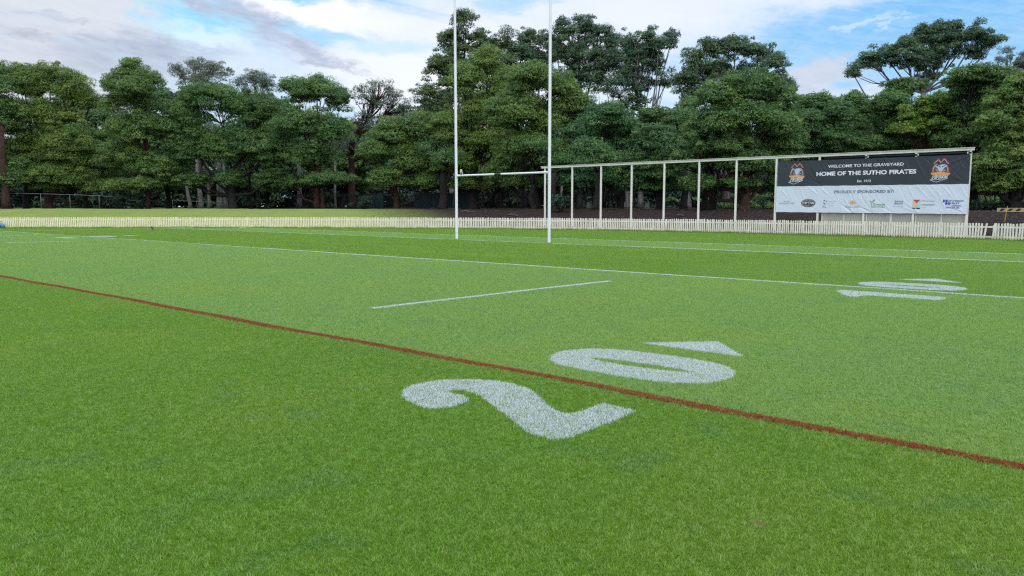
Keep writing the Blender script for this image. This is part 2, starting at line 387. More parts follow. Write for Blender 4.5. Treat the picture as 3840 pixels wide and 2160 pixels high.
# ------------------------------------------------------------------ painted markings (sprayed blades)
def inpoly(x, y, P):
    P = np.array(P); c = np.zeros(len(x), bool); j = len(P) - 1
    for i in range(len(P)):
        xi, yi = P[i]; xj, yj = P[j]
        k = ((yi > y) != (yj > y)) & (x < (xj - xi) * (y - yi) / (yj - yi + 1e-12) + xi); c ^= k; j = i
    return c
def sprayed(name, polys, material, parent=None, dens=15000, w=.0048, h=.0215, holes=()):
    allp = np.concatenate([np.array(p) for p in polys]); x0, y0 = allp.min(0) - .03; x1, y1 = allp.max(0) + .03
    n = int((x1 - x0) * (y1 - y0) * dens); x = rng.uniform(x0, x1, n); y = rng.uniform(y0, y1, n)
    jx, jy = x + rng.normal(0, .010, n), y + rng.normal(0, .010, n); k = np.zeros(n, bool)
    for p in polys: k |= inpoly(jx, jy, p)
    for p in holes: k &= ~inpoly(jx, jy, p)
    x, y = x[k], y[k]; n = len(x)
    V, Fc, tn = blades(x, y, h * rng.uniform(.75, 1.2, n), w, (.1, -.1), rng.uniform(0, 1, n), False, .001)
    return npmesh(name, V, Fc, material, parent, attrs={'tone': tn})
def pline(name, a, b, wid, material, label, dens=26000, bw=.0055, h=.023):
    a = np.array(a, float); b = np.array(b, float); L = np.linalg.norm(b - a); t = (b - a) / L; q = np.array([-t[1], t[0]])
    n = int(L * wid * dens); s = rng.uniform(0, L, n); o = rng.uniform(-wid / 2, wid / 2, n) + rng.normal(0, .008, n)
    o *= 1 + .15 * np.sin(s * 1.3 + 2 * np.sin(s * .5)); o += .035 * np.sin(s * .45 + 1) * np.sin(s * .21) + .012 * np.sin(s * 2.1)
    # distance from the camera decides how fine the blades have to be
    x = a[0] + t[0] * s + q[0] * o; y = a[1] + t[1] * s + q[1] * o; d = np.hypot(x - CX, y - CY)
    keep = rng.uniform(0, 1, n) < np.clip(14 / d, .12, 1); x, y, d = x[keep], y[keep], d[keep]; n = len(x)
    worn = .5 + .5 * np.sin(x * 1.7 + 3 * np.sin(x * .4)); k2 = rng.uniform(0, 1, n) < np.where(d > 30, .18 + .45 * worn, .82 + .18 * worn); x, y, d = x[k2], y[k2], d[k2]; n = len(x)
    V, Fc, tn = blades(x, y, h * rng.uniform(.75, 1.2, n), bw * np.clip(d / 12, 1, 4), (0, 0), rng.uniform(0, 1, n), False, .001)
    o_ = npmesh(name, V, Fc, material, attrs={'tone': tn}); return setp(o_, label, 'painted line')
pline('field_line', (-33, -20), (31, -20), .11, M['red_paint'], 'dark red painted line crossing the whole foreground turf', 50000, .0055, .021)
pline('field_line', (-33, -10), (31, -10), .085, M['white_paint'], 'long white line running beneath the distant number 10')
pline('field_line', (-33, 0), (31, 0), .10, M['white_paint'], 'white goal line passing under both uprights of the goal posts')
pline('field_line', (-33, 4.2), (31, 4.2), .10, M['white_paint'], 'thin white line just behind the goal posts, nearest the picket fence')
pline('field_line', (13.62, -18.05), (13.9, -12.1), .085, M['white_paint'], 'short thick white dash alone on the turf left of the number 20')
pline('field_line', (-14.9, -14.9), (-14.3, -12.2), .085, M['white_paint'], 'short faint white dash on the far left turf before the small number 10')
pline('field_line', (-24.2, -18.0), (-24.3, -10.8), .085, M['white_paint'], 'faint white dash at the left edge of the photo under the long white line')
pline('field_line', (-33.1, -22), (-32.3, 4.2), .10, M['white_paint'], 'white side line at the far left below the picket fence')
def num(name, loc, label):
    o = empty(name, loc); return setp(o, label, 'painted number')
TWO = [(18.05, -21.28), (17.93, -21.15), (17.87, -21.01), (17.87, -20.87), (17.91, -20.72), (18.02, -20.58), (18.15, -20.48), (18.31, -20.41), (18.49, -20.40), (18.66, -20.44), (18.84, -20.53), (19.05, -20.69), (19.22, -20.81), (19.36, -20.87), (19.43, -20.87), (19.46, -20.81), (19.46, -20.67), (19.45, -20.44), (19.76, -20.46), (19.78, -20.75), (19.78, -21.05), (19.78, -21.32), (19.74, -21.41), (19.62, -21.42), (19.52, -21.41), (19.43, -21.37), (19.32, -21.31), (19.17, -21.22), (18.98, -21.11), (18.79, -21.01), (18.63, -20.92), (18.44, -20.84), (18.33, -20.83), (18.25, -20.87), (18.24, -20.95), (18.32, -20.98), (18.47, -20.99), (18.55, -21.02), (18.60, -21.09), (18.62, -21.2), (18.61, -21.32), (18.57, -21.40), (18.49, -21.43), (18.36, -21.41), (18.22, -21.37)]
ZO = [(18.08, -19.37), (17.95, -19.17), (17.89, -18.96), (17.93, -18.79), (18.04, -18.6), (18.21, -18.49), (18.43, -18.43), (18.69, -18.4), (18.96, -18.39), (19.17, -18.39), (19.4, -18.43), (19.58, -18.52), (19.7, -18.64), (19.78, -18.8), (19.81, -18.98), (19.78, -19.14), (19.72, -19.27), (19.61, -19.38), (19.47, -19.46), (19.31, -19.5), (19.1, -19.52), (18.85, -19.53), (18.64, -19.52), (18.43, -19.51), (18.25, -19.47)]
ZI = [(18.29, -19.03), (18.39, -18.96), (18.65, -18.92), (18.9, -18.90), (19.15, -18.89), (19.34, -18.90), (19.46, -18.94), (19.41, -18.99), (19.24, -19.05), (19.01, -19.09), (18.77, -19.11), (18.52, -19.1)]
AR = [(18.28, -17.92), (18.87, -17.29), (19.48, -17.94)]
ONE = [(18.08, -10.92), (18.13, -10.76), (18.29, -10.73), (18.9, -10.75), (19.5, -10.76), (19.83, -10.77), (19.87, -11.06), (19.82, -11.27), (19.54, -11.29), (19.2, -11.29), (18.80, -11.29), (18.68, -11.43), (18.66, -11.66), (18.53, -11.69), (18.4, -11.5), (18.22, -11.15)]
n = num('field_number', (0, 0, 0), 'big white number 20 painted on the turf across the red line, with an arrow')
sprayed('digit', [TWO], M['white_paint'], n, 33000, .0050); sprayed('digit', [ZO], M['white_paint'], n, 33000, .0050, holes=[ZI]); sprayed('arrow', [AR], M['white_paint'], n, 33000, .0050)
n = num('field_number', (0, 0, 0), 'smaller looking white number 10 with an arrow, on the right under the banner')
sh = lambda P, dx, dy: [(a + dx, b + dy) for a, b in P]
sprayed('digit', [ONE], M['white_paint'], n, 15000, .008); sprayed('digit', [sh(ZO, .03, 9.86)], M['white_paint'], n, 15000, .008, holes=[sh(ZI, .03, 9.86)]); sprayed('arrow', [sh(AR, .03, 10.15)], M['white_paint'], n, 15000, .008)
n = num('field_number', (0, 0, 0), 'tiny flattened white number 10 with an arrow, far away at the left of the photo')
sprayed('digit', [sh(ONE, -37.7, -.2)], M['white_paint'], n, 3600, .018); sprayed('digit', [sh(ZO, -38.1, 9.6)], M['white_paint'], n, 3600, .018, holes=[sh(ZI, -38.1, 9.6)]); sprayed('arrow', [sh(AR, -38.1, 9.75)], M['white_paint'], n, 3600, .018)

# ------------------------------------------------------------------ goal posts
M['post'] = mat('white_enamel', (.70, .71, .73), .35, .07, 3, .5); M['steel'] = mat('galvanised_steel', (.42, .43, .45), .4, .2, 20, .5, metal=.6)
M['black'] = mat('black_band', (.022, .024, .03), .5); M['dirt'] = mat('worn_earth', (.22, .18, .09), .95, .4, 12)
gp = empty('goal_posts', (0, 0, 0)); setp(gp, 'tall white rugby goal posts with a crossbar carrying a short black band', 'goal posts')
for sx in (-1, 1):
    x = 2.75 * sx
    up = MB().tube([(x, 0, 0), (x, 0, 2.72), (x + .01 * sx, 0, 11.2)], [.064, .064, .056], 20, False).build('upright', M['post'], gp, True)
    MB().tube([(x, 0, 2.50), (x, 0, 3.16)], [.068, .068], 20, False).build('sleeve', M['post'], up, True)
    MB().tube([(x, -.064, 2.60), (x, -.080, 2.60)], [.016, .016], 8).build('bolt', M['steel'], up)
    MB().tube([(x - .105 * sx, -.02, 2.90), (x - .105 * sx, -.066, 2.90)], [.013, .013], 8).build('bolt', M['steel'], up)
    MB().tube([(x, -.03, .002), (x, -.03, .026)], [.26, .20], 18).build('worn_base', M['dirt'], up)
cb = MB().tube([(-2.69, 0, 2.97), (-.33, 0, 2.97)], .043, 16, False).tube([(.05, 0, 2.97), (2.69, 0, 2.97)], .043, 16, False).build('crossbar', M['post'], gp, True)
MB().tube([(-.33, 0, 2.97), (.05, 0, 2.97)], .0445, 16, False).build('black_band', M['black'], cb, True)
for sx in (-1, 1): MB().tube([(sx * 2.69, 0, 2.97), (sx * 2.46, 0, 2.97)], .049, 16, False).build('socket', M['post'], cb, True)

# bird on the crossbar
M['bird_w'] = mat('cream_feathers', (.62, .58, .50), .9, .25, 60); M['bird_b'] = mat('brown_feathers', (.075, .055, .042), .9, .3, 60); M['beak'] = mat('beak', (.06, .055, .05), .4)
bx = -2.42
def lathe(path, n=14, sy=1.0):
    mb = MB(); pts = []
    for (x, z, r) in path: pts.append([(x + r * math.cos(2 * math.pi * k / n) * sy, r * math.sin(2 * math.pi * k / n), z) for k in range(n)])
    vs = [p for ring in pts for p in ring]; fsx = []
    for i in range(len(path) - 1):
        for k in range(n): fsx.append((i * n + k, i * n + (k + 1) % n, (i + 1) * n + (k + 1) % n, (i + 1) * n + k))
    fsx += [tuple(range(n))[::-1], tuple(range((len(path) - 1) * n, len(path) * n))]
    return mb.add(vs, fsx)
bird = empty('kookaburra', (bx, 0, 3.013)); setp(bird, 'small cream and brown bird perched on the crossbar beside the left upright', 'bird')
lathe([(.045, .0, .015), (.03, .015, .042), (.015, .05, .060), (0, .10, .060), (-.01, .14, .044), (-.012, .16, .040), (-.015, .185, .050), (-.015, .215, .046), (-.012, .24, .020)]).build('body', M['bird_w'], bird, True)
MB().add([(-.055, -.016, .20), (-.055, .016, .20), (-.055, 0, .218), (-.055, 0, .188), (-.125, 0, .196)], [(0, 2, 4), (2, 1, 4), (1, 3, 4), (3, 0, 4), (0, 3, 1, 2)]).build('beak', M['beak'], bird)
MB().box(-.062, .02, -.0515, .0515, .196, .207).build('eye_stripe', M['bird_b'], bird, bevel=.004)
for sy in (-1, 1): lathe([(.075, .0, .004), (.055, .03, .022), (.035, .08, .030), (.02, .125, .018), (.012, .14, .006)], 8, 1.3).build('wing', M['bird_b'], bird, True).location = (.012, sy * .042, .0)
MB().box(.035, .12, -.022, .022, -.01, .0, Matrix.Rotation(R(38), 4, 'Y')).build('tail', M['bird_b'], bird)
for sy in (-1, 1): MB().tube([(.0, sy * .018, .01), (-.004, sy * .018, 0), (-.02, sy * .02, 0)], .005, 6).build('foot', M['beak'], bird)

# ------------------------------------------------------------------ picket fence
m, N = mk('aged_cream_paint'); pos = N.n('ShaderNodeNewGeometry').outputs['Position']; x, y, z = N.sep(pos); b = m.node_tree.nodes['Principled BSDF']
c = N.mix(N.mr(N.noise(pos, 2.5, 5, .6), .35, .7), (.73, .69, .605), (.62, .58, .475))
c = N.mix(N.mr(N.noise(pos, 40, 3, .7), .66, .8), c, (.30, .27, .2))
mossy = N.m('MULTIPLY', N.mr(z, .26, .02), N.mr(N.noise(pos, 5, 4, .7), .3, .62)); c = N.mix(N.m('MULTIPLY', mossy, .8), c, (.30, .28, .11))
c = N.mix(N.mr(x, -14, -30), c, N.mix(1, c, (1.03, 1.03, .84), 'MULTIPLY'))
N.put(b.inputs['Base Color'], c); b.inputs['Roughness'].default_value = .75; b.inputs['Specular IOR Level'].default_value = .2; M['picket'] = m
M['gapwood'] = mat('aged_rail_paint', (.50, .47, .38), .85, .3, 4)
pf = empty('picket_fence', (FEN[len(FEN) // 2][0], FEN[len(FEN) // 2][1], 0)); bpy.context.view_layer.update()
setp(pf, 'long low cream painted picket fence curving round the playing field', 'fence')
inv = pf.matrix_world.inverted()
def picket(mb, p, t, h, tilt=0.0, w=.078, off=0.0, dz=0.0, lean=0.0):
    w += random.uniform(-.006, .002)
    ang = math.atan2(t[1], t[0]); Mx = Matrix.Translation((p[0], p[1], .035 + dz)) @ Matrix.Rotation(ang, 4, 'Z') @ Matrix.Rotation(tilt, 4, 'Y') @ Matrix.Rotation(R(90) + lean, 4, 'X')
    w2 = w / 2; poly = [(-w2, 0), (w2, 0), (w2, h - .03), (w2 * .72, h - .008), (w2 * .25, h), (-w2 * .25, h), (-w2 * .72, h - .008), (-w2, h - .03)]
    mb.prism(poly, Mx, .018)
tg = np.gradient(FEN, axis=0); tg /= np.linalg.norm(tg, axis=1)[:, None]
bay = 20; nb = len(FEN) // bay
relf = FEN - np.array([CX, CY]); df = relf @ FV; uf = 1920 + F * (relf @ RV) / np.maximum(df, 1)
for bi in range(nb):
    i0 = bi * bay; mid = i0 + bay // 2
    if df[mid] < 5 or uf[mid] < -900 or uf[mid] > 4700: continue
    mb = MB(); hh = .745 + random.uniform(-.012, .012); loose = []
    for i in range(i0, i0 + bay):
        p = FEN[i]; t = tg[i]; tilt = random.gauss(0, .016); h = hh + random.gauss(0, .009)
        if 3686 < uf[i] < 3697: loose.append((p, t, h, .13)); continue
        if 3697 < uf[i] < 3709: continue
        if 3709 < uf[i] < 3720: loose.append((p, t, h, .10)); continue
        if random.random() < .004: continue
        if random.random() < .02: tilt += random.choice((-1, 1)) * .05
        picket(mb, p, t, h, tilt)
    pan = mb.build('picket_panel', M['picket'], pf); pan.matrix_parent_inverse = inv
    for (p, t, h, ti) in loose:
        q = MB(); picket(q, p, t, h, ti); o = q.build('picket', M['picket'], pf); o.matrix_parent_inverse = inv; o['label'] = 'loose leaning picket'
    a, b_ = FEN[i0], FEN[min(i0 + bay, len(FEN) - 1)]; nn = np.array([-tg[mid][1], tg[mid][0]])
    for zc, hgt in ((.60, .075), (.14, .075)):
        A = a + nn * .032; Bq = b_ + nn * .032; d_ = Bq - A; L_ = np.linalg.norm(d_)
        Mx = Matrix.Translation((A[0], A[1], zc)) @ Matrix.Rotation(math.atan2(d_[1], d_[0]), 4, 'Z')
        o = MB().box(0, L_, -.014, .022, -hgt / 2, hgt / 2, Mx).build('rail', M['picket'], pf); o.matrix_parent_inverse = inv
    P_ = a + nn * .105; Mx = Matrix.Translation((P_[0], P_[1], 0)) @ Matrix.Rotation(math.atan2(tg[i0][1], tg[i0][0]), 4, 'Z')
    o = MB().box(-.045, .045, -.045, .045, -.2, .68, Mx).build('post', M['picket'], pf); o.matrix_parent_inverse = inv

# longer grass the mower cannot reach, along the pickets and round the post bases
kk = (uf > -400) & (uf < 4300) & (df > 5); base = FEN[kk]; n = 26000; pick = rng.integers(0, len(base), n); tn_ = tg[kk][pick]
off = rng.normal(.0, .035, n); gpx = base[pick, 0] + tn_[:, 1] * (off + .01) + rng.uniform(-.06, .06, n) * tn_[:, 0]; gpy = base[pick, 1] - tn_[:, 0] * (off + .01) + rng.uniform(-.06, .06, n) * tn_[:, 1]
hh_ = rng.uniform(.03, .085, n) * (1 + .9 * np.clip(np.sin(gpx * 2.3 + 2 * np.sin(gpx * .7)), 0, 1))
for sx in (-1, 1):
    m_ = 500; a_ = rng.uniform(0, 6.28, m_); rr_ = rng.uniform(.068, .12, m_); gpx = np.r_[gpx, 2.75 * sx + rr_ * np.cos(a_)]; gpy = np.r_[gpy, rr_ * np.sin(a_)]; hh_ = np.r_[hh_, rng.uniform(.03, .07, m_)]
V, Fc, tt_ = blades(gpx, gpy, hh_, .011, (0, 0), rng.uniform(0, 1, len(gpx)), False)
setp(npmesh('long_grass', V, Fc, M['turf'], attrs={'tone': tt_}), 'ragged longer grass along the foot of the picket fence', 'grass', kind='stuff')

# ------------------------------------------------------------------ sight screen frame
SX, SY = -11.98, 17.97
M['frame'] = mat('cream_frame_paint', (.68, .655, .585), .5, .12, 2.5, .4); M['panel'] = mat('stone_coloured_sheet', (.40, .365, .32), .7, .12, 1.5)
M['shade'] = mat('black_shade_cloth', (.010, .011, .016), .8, .3, 3)
sf = empty('sight_screen', (SX + 13.4, SY, 0)); bpy.context.view_layer.update(); inv2 = sf.matrix_world.inverted()
setp(sf, 'long open cream post and beam frame behind the picket fence, carrying the banners', 'sight screen frame')
def pp(o, par=sf, iv=None): o.parent = par; o.matrix_parent_inverse = inv2 if iv is None else iv; return o
for k in range(12):
    s_ = .13 + 2.4184 * k
    pp(MB().box(SX + s_ - .05, SX + s_ + .05, SY - .05, SY + .05, 0, 4.27).build('post', M['frame'], bevel=.006))
be = MB().box(SX - .20, SX + 26.88, SY - .055, SY + .055, 4.272, 4.40).build('beam', M['frame'], bevel=.006); pp(be)
f2 = MB(); f2.box(SX - .22, SX + 26.90, SY - .10, SY + .10, 4.402, 4.425); f2.build('flange', M['frame']).parent = be
edges = [19.70, 20.87, 22.04, 23.24, 24.43, 25.60, 26.66]
for a, b_ in zip(edges[:-1], edges[1:]):
    pp(MB().box(SX + a + .028, SX + b_ - .028, SY + .07, SY + .085, .12, 1.36).build('infill_panel', M['panel']))
for i, a in enumerate(edges): pp(MB().box(SX + a - (.05 if i == 3 else .027), SX + a + (.05 if i == 3 else .027), SY + .055, SY + .11, .1, 1.40).build('batten', M['frame']))
pp(MB().box(SX + 19.72, SX + 26.66, SY + .06, SY + .075, 1.41, 4.26).build('shade_cloth', M['shade']))
pp(MB().tube([(SX + 19.75, SY - .075, 4.17), (SX + 26.78, SY - .075, 4.17)], .042, 12).build('rolled_cloth', M['shade'], smooth=True))
for a in (22.0, 24.4, 26.6): pp(MB().box(SX + a, SX + a + .05, SY - .13, SY - .11, 4.12, 4.22).build('strap', M['frame']))

# ------------------------------------------------------------------ banners
YB = SY - .078
def fold(s, z):
    s = np.asarray(s, float); z = np.asarray(z, float); d = np.zeros(np.broadcast(s, z).shape)
    # tension folds radiating down from the eyelets
    for (s0, z0, ax, az_, amp, wd) in FOLDS:
        L = math.hypot(ax, az_); ux, uz = ax / L, az_ / L
        al = (s - s0) * ux + (z - z0) * uz; ac = -(s - s0) * uz + (z - z0) * ux
        d = d + amp * np.exp(-(ac / (wd * (.35 + .65 * np.clip(al / L, 0, 1)))) ** 2) * np.clip(al / .12, 0, 1) * np.clip((L - al) / (L * .5), 0, 1)
    d = d + .006 * np.sin(s * 3.1 + 2 * z) * np.sin(z * 3 + 1) + .0015 * np.sin(s * 6 - 5 * z)
    return d
fr = np.random.default_rng(3); FOLDS = []
for k in range(26):
    s0 = 17.2 + k * .37 + fr.uniform(-.1, .1)
    FOLDS.append((s0, 4.08, fr.uniform(.25, .8), -fr.uniform(.5, 1.3), fr.choice((-1, 1)) * fr.uniform(.006, .016), fr.uniform(.03, .07)))
    FOLDS.append((s0 + .15, 2.66, fr.uniform(.35, .8), -fr.uniform(.5, 1.3), fr.choice((-1, 1)) * fr.uniform(.007, .018), fr.uniform(.03, .06)))
for s0, z0 in ((19.6, 1.22), (19.6, 2.72), (23.4, 1.2), (24.6, 1.2), (25.9, 1.2), (21.4, 1.2), (22.4, 1.2)):
    for a in (125, 138, 150): FOLDS.append((s0, z0, math.cos(R(a)) * fr.uniform(.7, 1.5), math.sin(R(a)) * fr.uniform(.6, 1.3), fr.choice((-1, 1)) * fr.uniform(.008, .018), .05))
for s0, z0 in ((26.6, 2.7), (26.6, 1.25), (26.7, 4.0)):
    for a in (200, 215, 232): FOLDS.append((s0, z0, math.cos(R(a)) * 1.1, abs(math.sin(R(a))) * (1 if z0 < 3 else -1) * 1.0, fr.choice((-1, 1)) * fr.uniform(.006, .014), .05))
def cloth(name, s0, s1, zb0, zb1, zt0, zt1, material, parent, y):
    ns, nz = 380, 60; s = np.linspace(0, 1, ns); q = np.linspace(0, 1, nz); Sg, Q = np.meshgrid(s, q)
    ss = s0 + (s1 - s0) * Sg; zb = zb0 + (zb1 - zb0) * Sg; zt = zt0 + (zt1 - zt0) * Sg
    scal = .012 * np.abs(np.sin((ss - s0) * math.pi / .93)); zz = zb + (zt - zb) * Q + scal * (1 - Q) - scal * Q
    V = np.c_[(SX + ss).ravel(), (y - fold(ss, zz)).ravel(), zz.ravel()]; ii = np.arange(ns * nz).reshape(nz, ns)
    Fc = np.c_[ii[:-1, :-1].ravel(), ii[:-1, 1:].ravel(), ii[1:, 1:].ravel(), ii[1:, :-1].ravel()]
    o = npmesh(name, V, Fc, material, smooth=True); return o
def flatmat(name, c, rough=.55): return mat(name, c, rough, spec=.35)
M['vinyl_k'] = flatmat('black_vinyl', (.030, .034, .043), .42); M['vinyl_w'] = flatmat('white_vinyl', (.56, .60, .69), .5)
M['ink_w'] = flatmat('white_print', (.66, .68, .74)); M['ink_k'] = flatmat('black_print', (.035, .04, .055)); M['ink_grey'] = flatmat('grey_print', (.20, .22, .28)); M['ink_kg'] = flatmat('dark_grey_print', (.10, .115, .16))
M['ink_pale'] = flatmat('pale_print', (.52, .55, .62)); M['ink_red'] = flatmat('red_print', (.50, .06, .06)); M['ink_glow'] = flatmat('dark_red_print', (.14, .03, .045)); M['ink_orange'] = flatmat('orange_print', (.78, .34, .09))
M['ink_yel'] = flatmat('amber_print', (.66, .30, .10)); M['ink_green'] = flatmat('green_print', (.12, .26, .13)); M['ink_blue'] = flatmat('blue_print', (.03, .07, .32)); M['ink_teal'] = flatmat('teal_print', (.33, .56, .56))
M['ink_dkred'] = flatmat('crimson_print', (.45, .06, .06)); M['ink_sand'] = flatmat('sand_print', (.66, .45, .18)); M['ink_smoke'] = flatmat('smoke_print', (.06, .09, .085)); M['ink_bone'] = flatmat('bone_print', (.42, .47, .54))
def lift(mesh_pts, lvl):
    P = np.array(mesh_pts, float); return np.c_[SX + P[:, 0], YB - .004 - .0022 * lvl - fold(P[:, 0], P[:, 1]), P[:, 1]]
def text(name, body, s0, s1, z0, h, material, parent, bold=0.0, shear=0.0, lvl=1, slope=0.0):
    cu = bpy.data.curves.new(name, 'FONT'); cu.body = body; cu.size = 1; cu.offset = bold; cu.shear = shear; cu.resolution_u = 3
    ob = bpy.data.objects.new(name, cu); C.objects.link(ob); dg = bpy.context.evaluated_depsgraph_get(); dg.update()
    me = bpy.data.meshes.new_from_object(ob.evaluated_get(dg)); bpy.data.objects.remove(ob); bpy.data.curves.remove(cu)
    n = len(me.vertices); co = np.empty(n * 3); me.vertices.foreach_get('co', co); co = co.reshape(-1, 3)
    x0, x1 = co[:, 0].min(), co[:, 0].max(); capb = 0.0; capt = .73
    s_ = s0 + (co[:, 0] - x0) / (x1 - x0) * (s1 - s0); z_ = z0 + (co[:, 1] - capb) / capt * h + (s_ - s0) * slope
    me.vertices.foreach_set('co', lift(np.c_[s_, z_], lvl).ravel()); me.materials.clear(); me.materials.append(material); me.update()
    o = bpy.data.objects.new(name, me); C.objects.link(o); o.parent = parent; return o
def shape(name, polys, material, parent, lvl=1):
    mb = MB(); off = 0
    for P in polys: mb.add([tuple(v) for v in lift(P, lvl)], [tuple(range(len(P)))])
    o = mb.build(name, material, parent); return o
def strip(pts, w):
    """polyline ribbon as quads in (s,z)"""
    P = np.array(pts, float); t = np.gradient(P, axis=0); t /= np.linalg.norm(t, axis=1)[:, None] + 1e-9; q = np.c_[-t[:, 1], t[:, 0]] * w / 2
    return [[tuple(P[i] + q[i]), tuple(P[i + 1] + q[i + 1]), tuple(P[i + 1] - q[i + 1]), tuple(P[i] - q[i])] for i in range(len(P) - 1)]
def smooth(pts, n=6):
    P = [pts[0]] + list(pts) + [pts[-1]]; out = []
    for i in range(1, len(P) - 2):
        a, b, c_, d = [np.array(q, float) for q in P[i - 1:i + 3]]
        for t in np.linspace(0, 1, n, endpoint=False): out.append(tuple(.5 * ((2 * b) + (-a + c_) * t + (2 * a - 5 * b + 4 * c_ - d) * t * t + (-a + 3 * b - 3 * c_ + d) * t ** 3)))
    return out + [tuple(pts[-1])]
kb = cloth('club_banner', 17.16, 26.74, 2.69, 2.64, 4.10, 4.08, M['vinyl_k'], None, YB)
setp(kb, 'upper black banner with white lettering and two skull emblems, hung on the frame', 'banner')
text('lettering', 'WELCOME TO THE GRAVEYARD', 19.97, 23.77, 3.655, .155, M['ink_w'], kb, .016)
text('lettering', 'HOME OF THE SUTHO PIRATES', 19.36, 24.37, 3.235, .215, M['ink_w'], kb, .032)
text('lettering', 'Est. 1912', 21.52, 22.21, 2.845, .125, M['ink_w'], kb, .018)
def emblem(cs, cz, par):
    def q(X, Y, k=1.0): Y = Y + .05 * (X - 810); return (cs + .001287 * (X - 810), cz - .001452 * (Y - 700))
    T = lambda L: [q(*p) for p in L]
    hat = smooth([(560, 480), (620, 430), (670, 370), (715, 345), (760, 380), (815, 435), (850, 400), (890, 340), (930, 320), (975, 355), (1020, 420), (1085, 470)], 5)
    shape('hat_glow', strip(T([(x, y - 28) for x, y in hat]), .045), M['ink_glow'], par, 1)
    shape('hat', [T(hat + [(1040, 500), (930, 515), (800, 520), (700, 530), (600, 510)])], M['ink_k'], par, 1)
    shape('hat_outline', strip(T(hat), .034), M['ink_red'], par, 2); shape('hat_edge', strip(T([(x, y + 14) for x, y in hat]), .018), M['ink_bone'], par, 3)
    disc = [(810 + 262 * math.cos(R(a)), 720 - 245 * math.sin(R(a))) for a in range(-10, 191, 10)]
    shape('backing_disc', [T(disc)], M['ink_smoke'], par, 0)
    for rr, ww, mm, lv in ((285, .035, 'ink_red', 1), (258, .024, 'ink_bone', 2)):
        for a0, a1 in ((-8, 62), (118, 188)): shape('ring', strip(T([(810 + rr * math.cos(R(a)), 720 - rr * .95 * math.sin(R(a))) for a in range(a0, a1 + 1, 7)]), ww), M[mm], par, lv)
    shape('skull', [T([(700, 560), (760, 530), (850, 505), (920, 500), (945, 545), (955, 600), (900, 640), (915, 670), (870, 720), (850, 752), (800, 752), (770, 752), (740, 700), (705, 670), (740, 640), (690, 600)])], M['ink_bone'], par, 3)
    shape('eye_socket', [T([(735, 560), (800, 545), (800, 580), (750, 595)])], M['ink_k'], par, 4); shape('eye_socket', [T([(850, 560), (905, 540), (915, 580), (870, 595)])], M['ink_k'], par, 4)
    shape('nose', [T([(812, 590), (830, 622), (795, 622)])], M['ink_k'], par, 4)
    for sg in (-1, 1): shape('pistol', [T([(810 + sg * 225, 530), (810 + sg * 195, 520), (810 + sg * 60, 640), (810 + sg * 90, 665)]), T([(810 + sg * 170, 690), (810 + sg * 150, 680), (810 + sg * 85, 730), (810 + sg * 105, 745)])], M['ink_bone'], par, 2)
    rib = [(470, 800), (600, 790), (810, 765), (1020, 780), (1155, 795)]
    rs = smooth(rib, 5); shape('ribbon', [T([(x, y - 2) for x, y in rs] + [(1125, 855)] + [(x * .97 + 24, y + 45) for x, y in rs[::-1]] + [(505, 865)])], M['ink_yel'], par, 3)
    shape('ribbon_shadow', strip(T([(x, y - 12) for x, y in rs]), .018), M['ink_dkred'], par, 2)
    a, b_ = q(500, 1000), q(1095, 1000)
    text('lettering', 'Pirates', a[0] + .01, b_[0], a[1] - .005, .20, M['ink_w'], par, .07, .35, 3, .07)
    text('lettering', 'Pirates', a[0] + .03, b_[0] - .02, a[1] + .005, .185, M['ink_k'], par, .0, .35, 4, .07)
    shape('chevron', strip(T([(450, 1045), (680, 1115), (1080, 960)]), .018) + strip(T([(450, 1045), (1040, 985)]), .016), M['ink_w'], par, 2)
for cs, cz in ((25.47, 3.36), (18.27, 3.40)):
    e_ = shape('emblem', [[(cs - .4, cz - .34), (cs + .4, cz - .34), (cs + .4, cz - .33), (cs - .4, cz - .33)]], M['ink_k'], kb, 0); emblem(cs, cz, e_)
wb = cloth('sponsor_banner', 17.13, 26.75, 1.235, 1.175, 2.70, 2.655, M['vinyl_w'], None, YB - .006)
setp(wb, 'lower white banner with a row of small sponsor logos under grey lettering', 'banner')
YB -= .008
text('lettering', 'PROUDLY SPONSORED BY:', 20.36, 23.38, 2.27, .155, M['ink_kg'], wb, .018)
def logo(s0, s1, z0, z1, mt, name='logo'):  # a thin printed base line that groups one sponsor's marks
    return shape(name, [[(s0, z0), (s1, z0), (s1, z0 + .006), (s0, z0 + .006)]], mt, wb, 1)
g1 = logo(17.52, 18.03, 1.60, 1.9, M['ink_pale']); text('lettering', 'BOYLES', 17.59, 17.93, 1.815, .06, M['ink_grey'], g1); text('lettering', 'SUTHERLAND HOTEL', 17.32, 18.22, 1.705, .07, M['ink_grey'], g1)
ov = lambda cx, cz, a, b_: [(cx + a * math.cos(R(t)), cz + b_ * math.sin(R(t))) for t in range(0, 360, 12)]
g2 = shape('logo', [ov(18.97, 1.748, .40, .225)], M['ink_k'], wb, 1); shape('oval_line', strip(ov(18.97, 1.748, .36, .19) + ov(18.97, 1.748, .36, .19)[:1], .012), M['ink_pale'], g2, 2)
text('lettering', 'STAPLETON', 18.66, 19.28, 1.69, .13, M['ink_w'], g2, .02, 0, 3); shape('bar', [[(18.8, 1.86), (19.14, 1.86), (19.14, 1.875), (18.8, 1.875)], [(18.82, 1.61), (19.12, 1.61), (19.12, 1.622), (18.82, 1.622)]], M['ink_pale'], g2, 2)
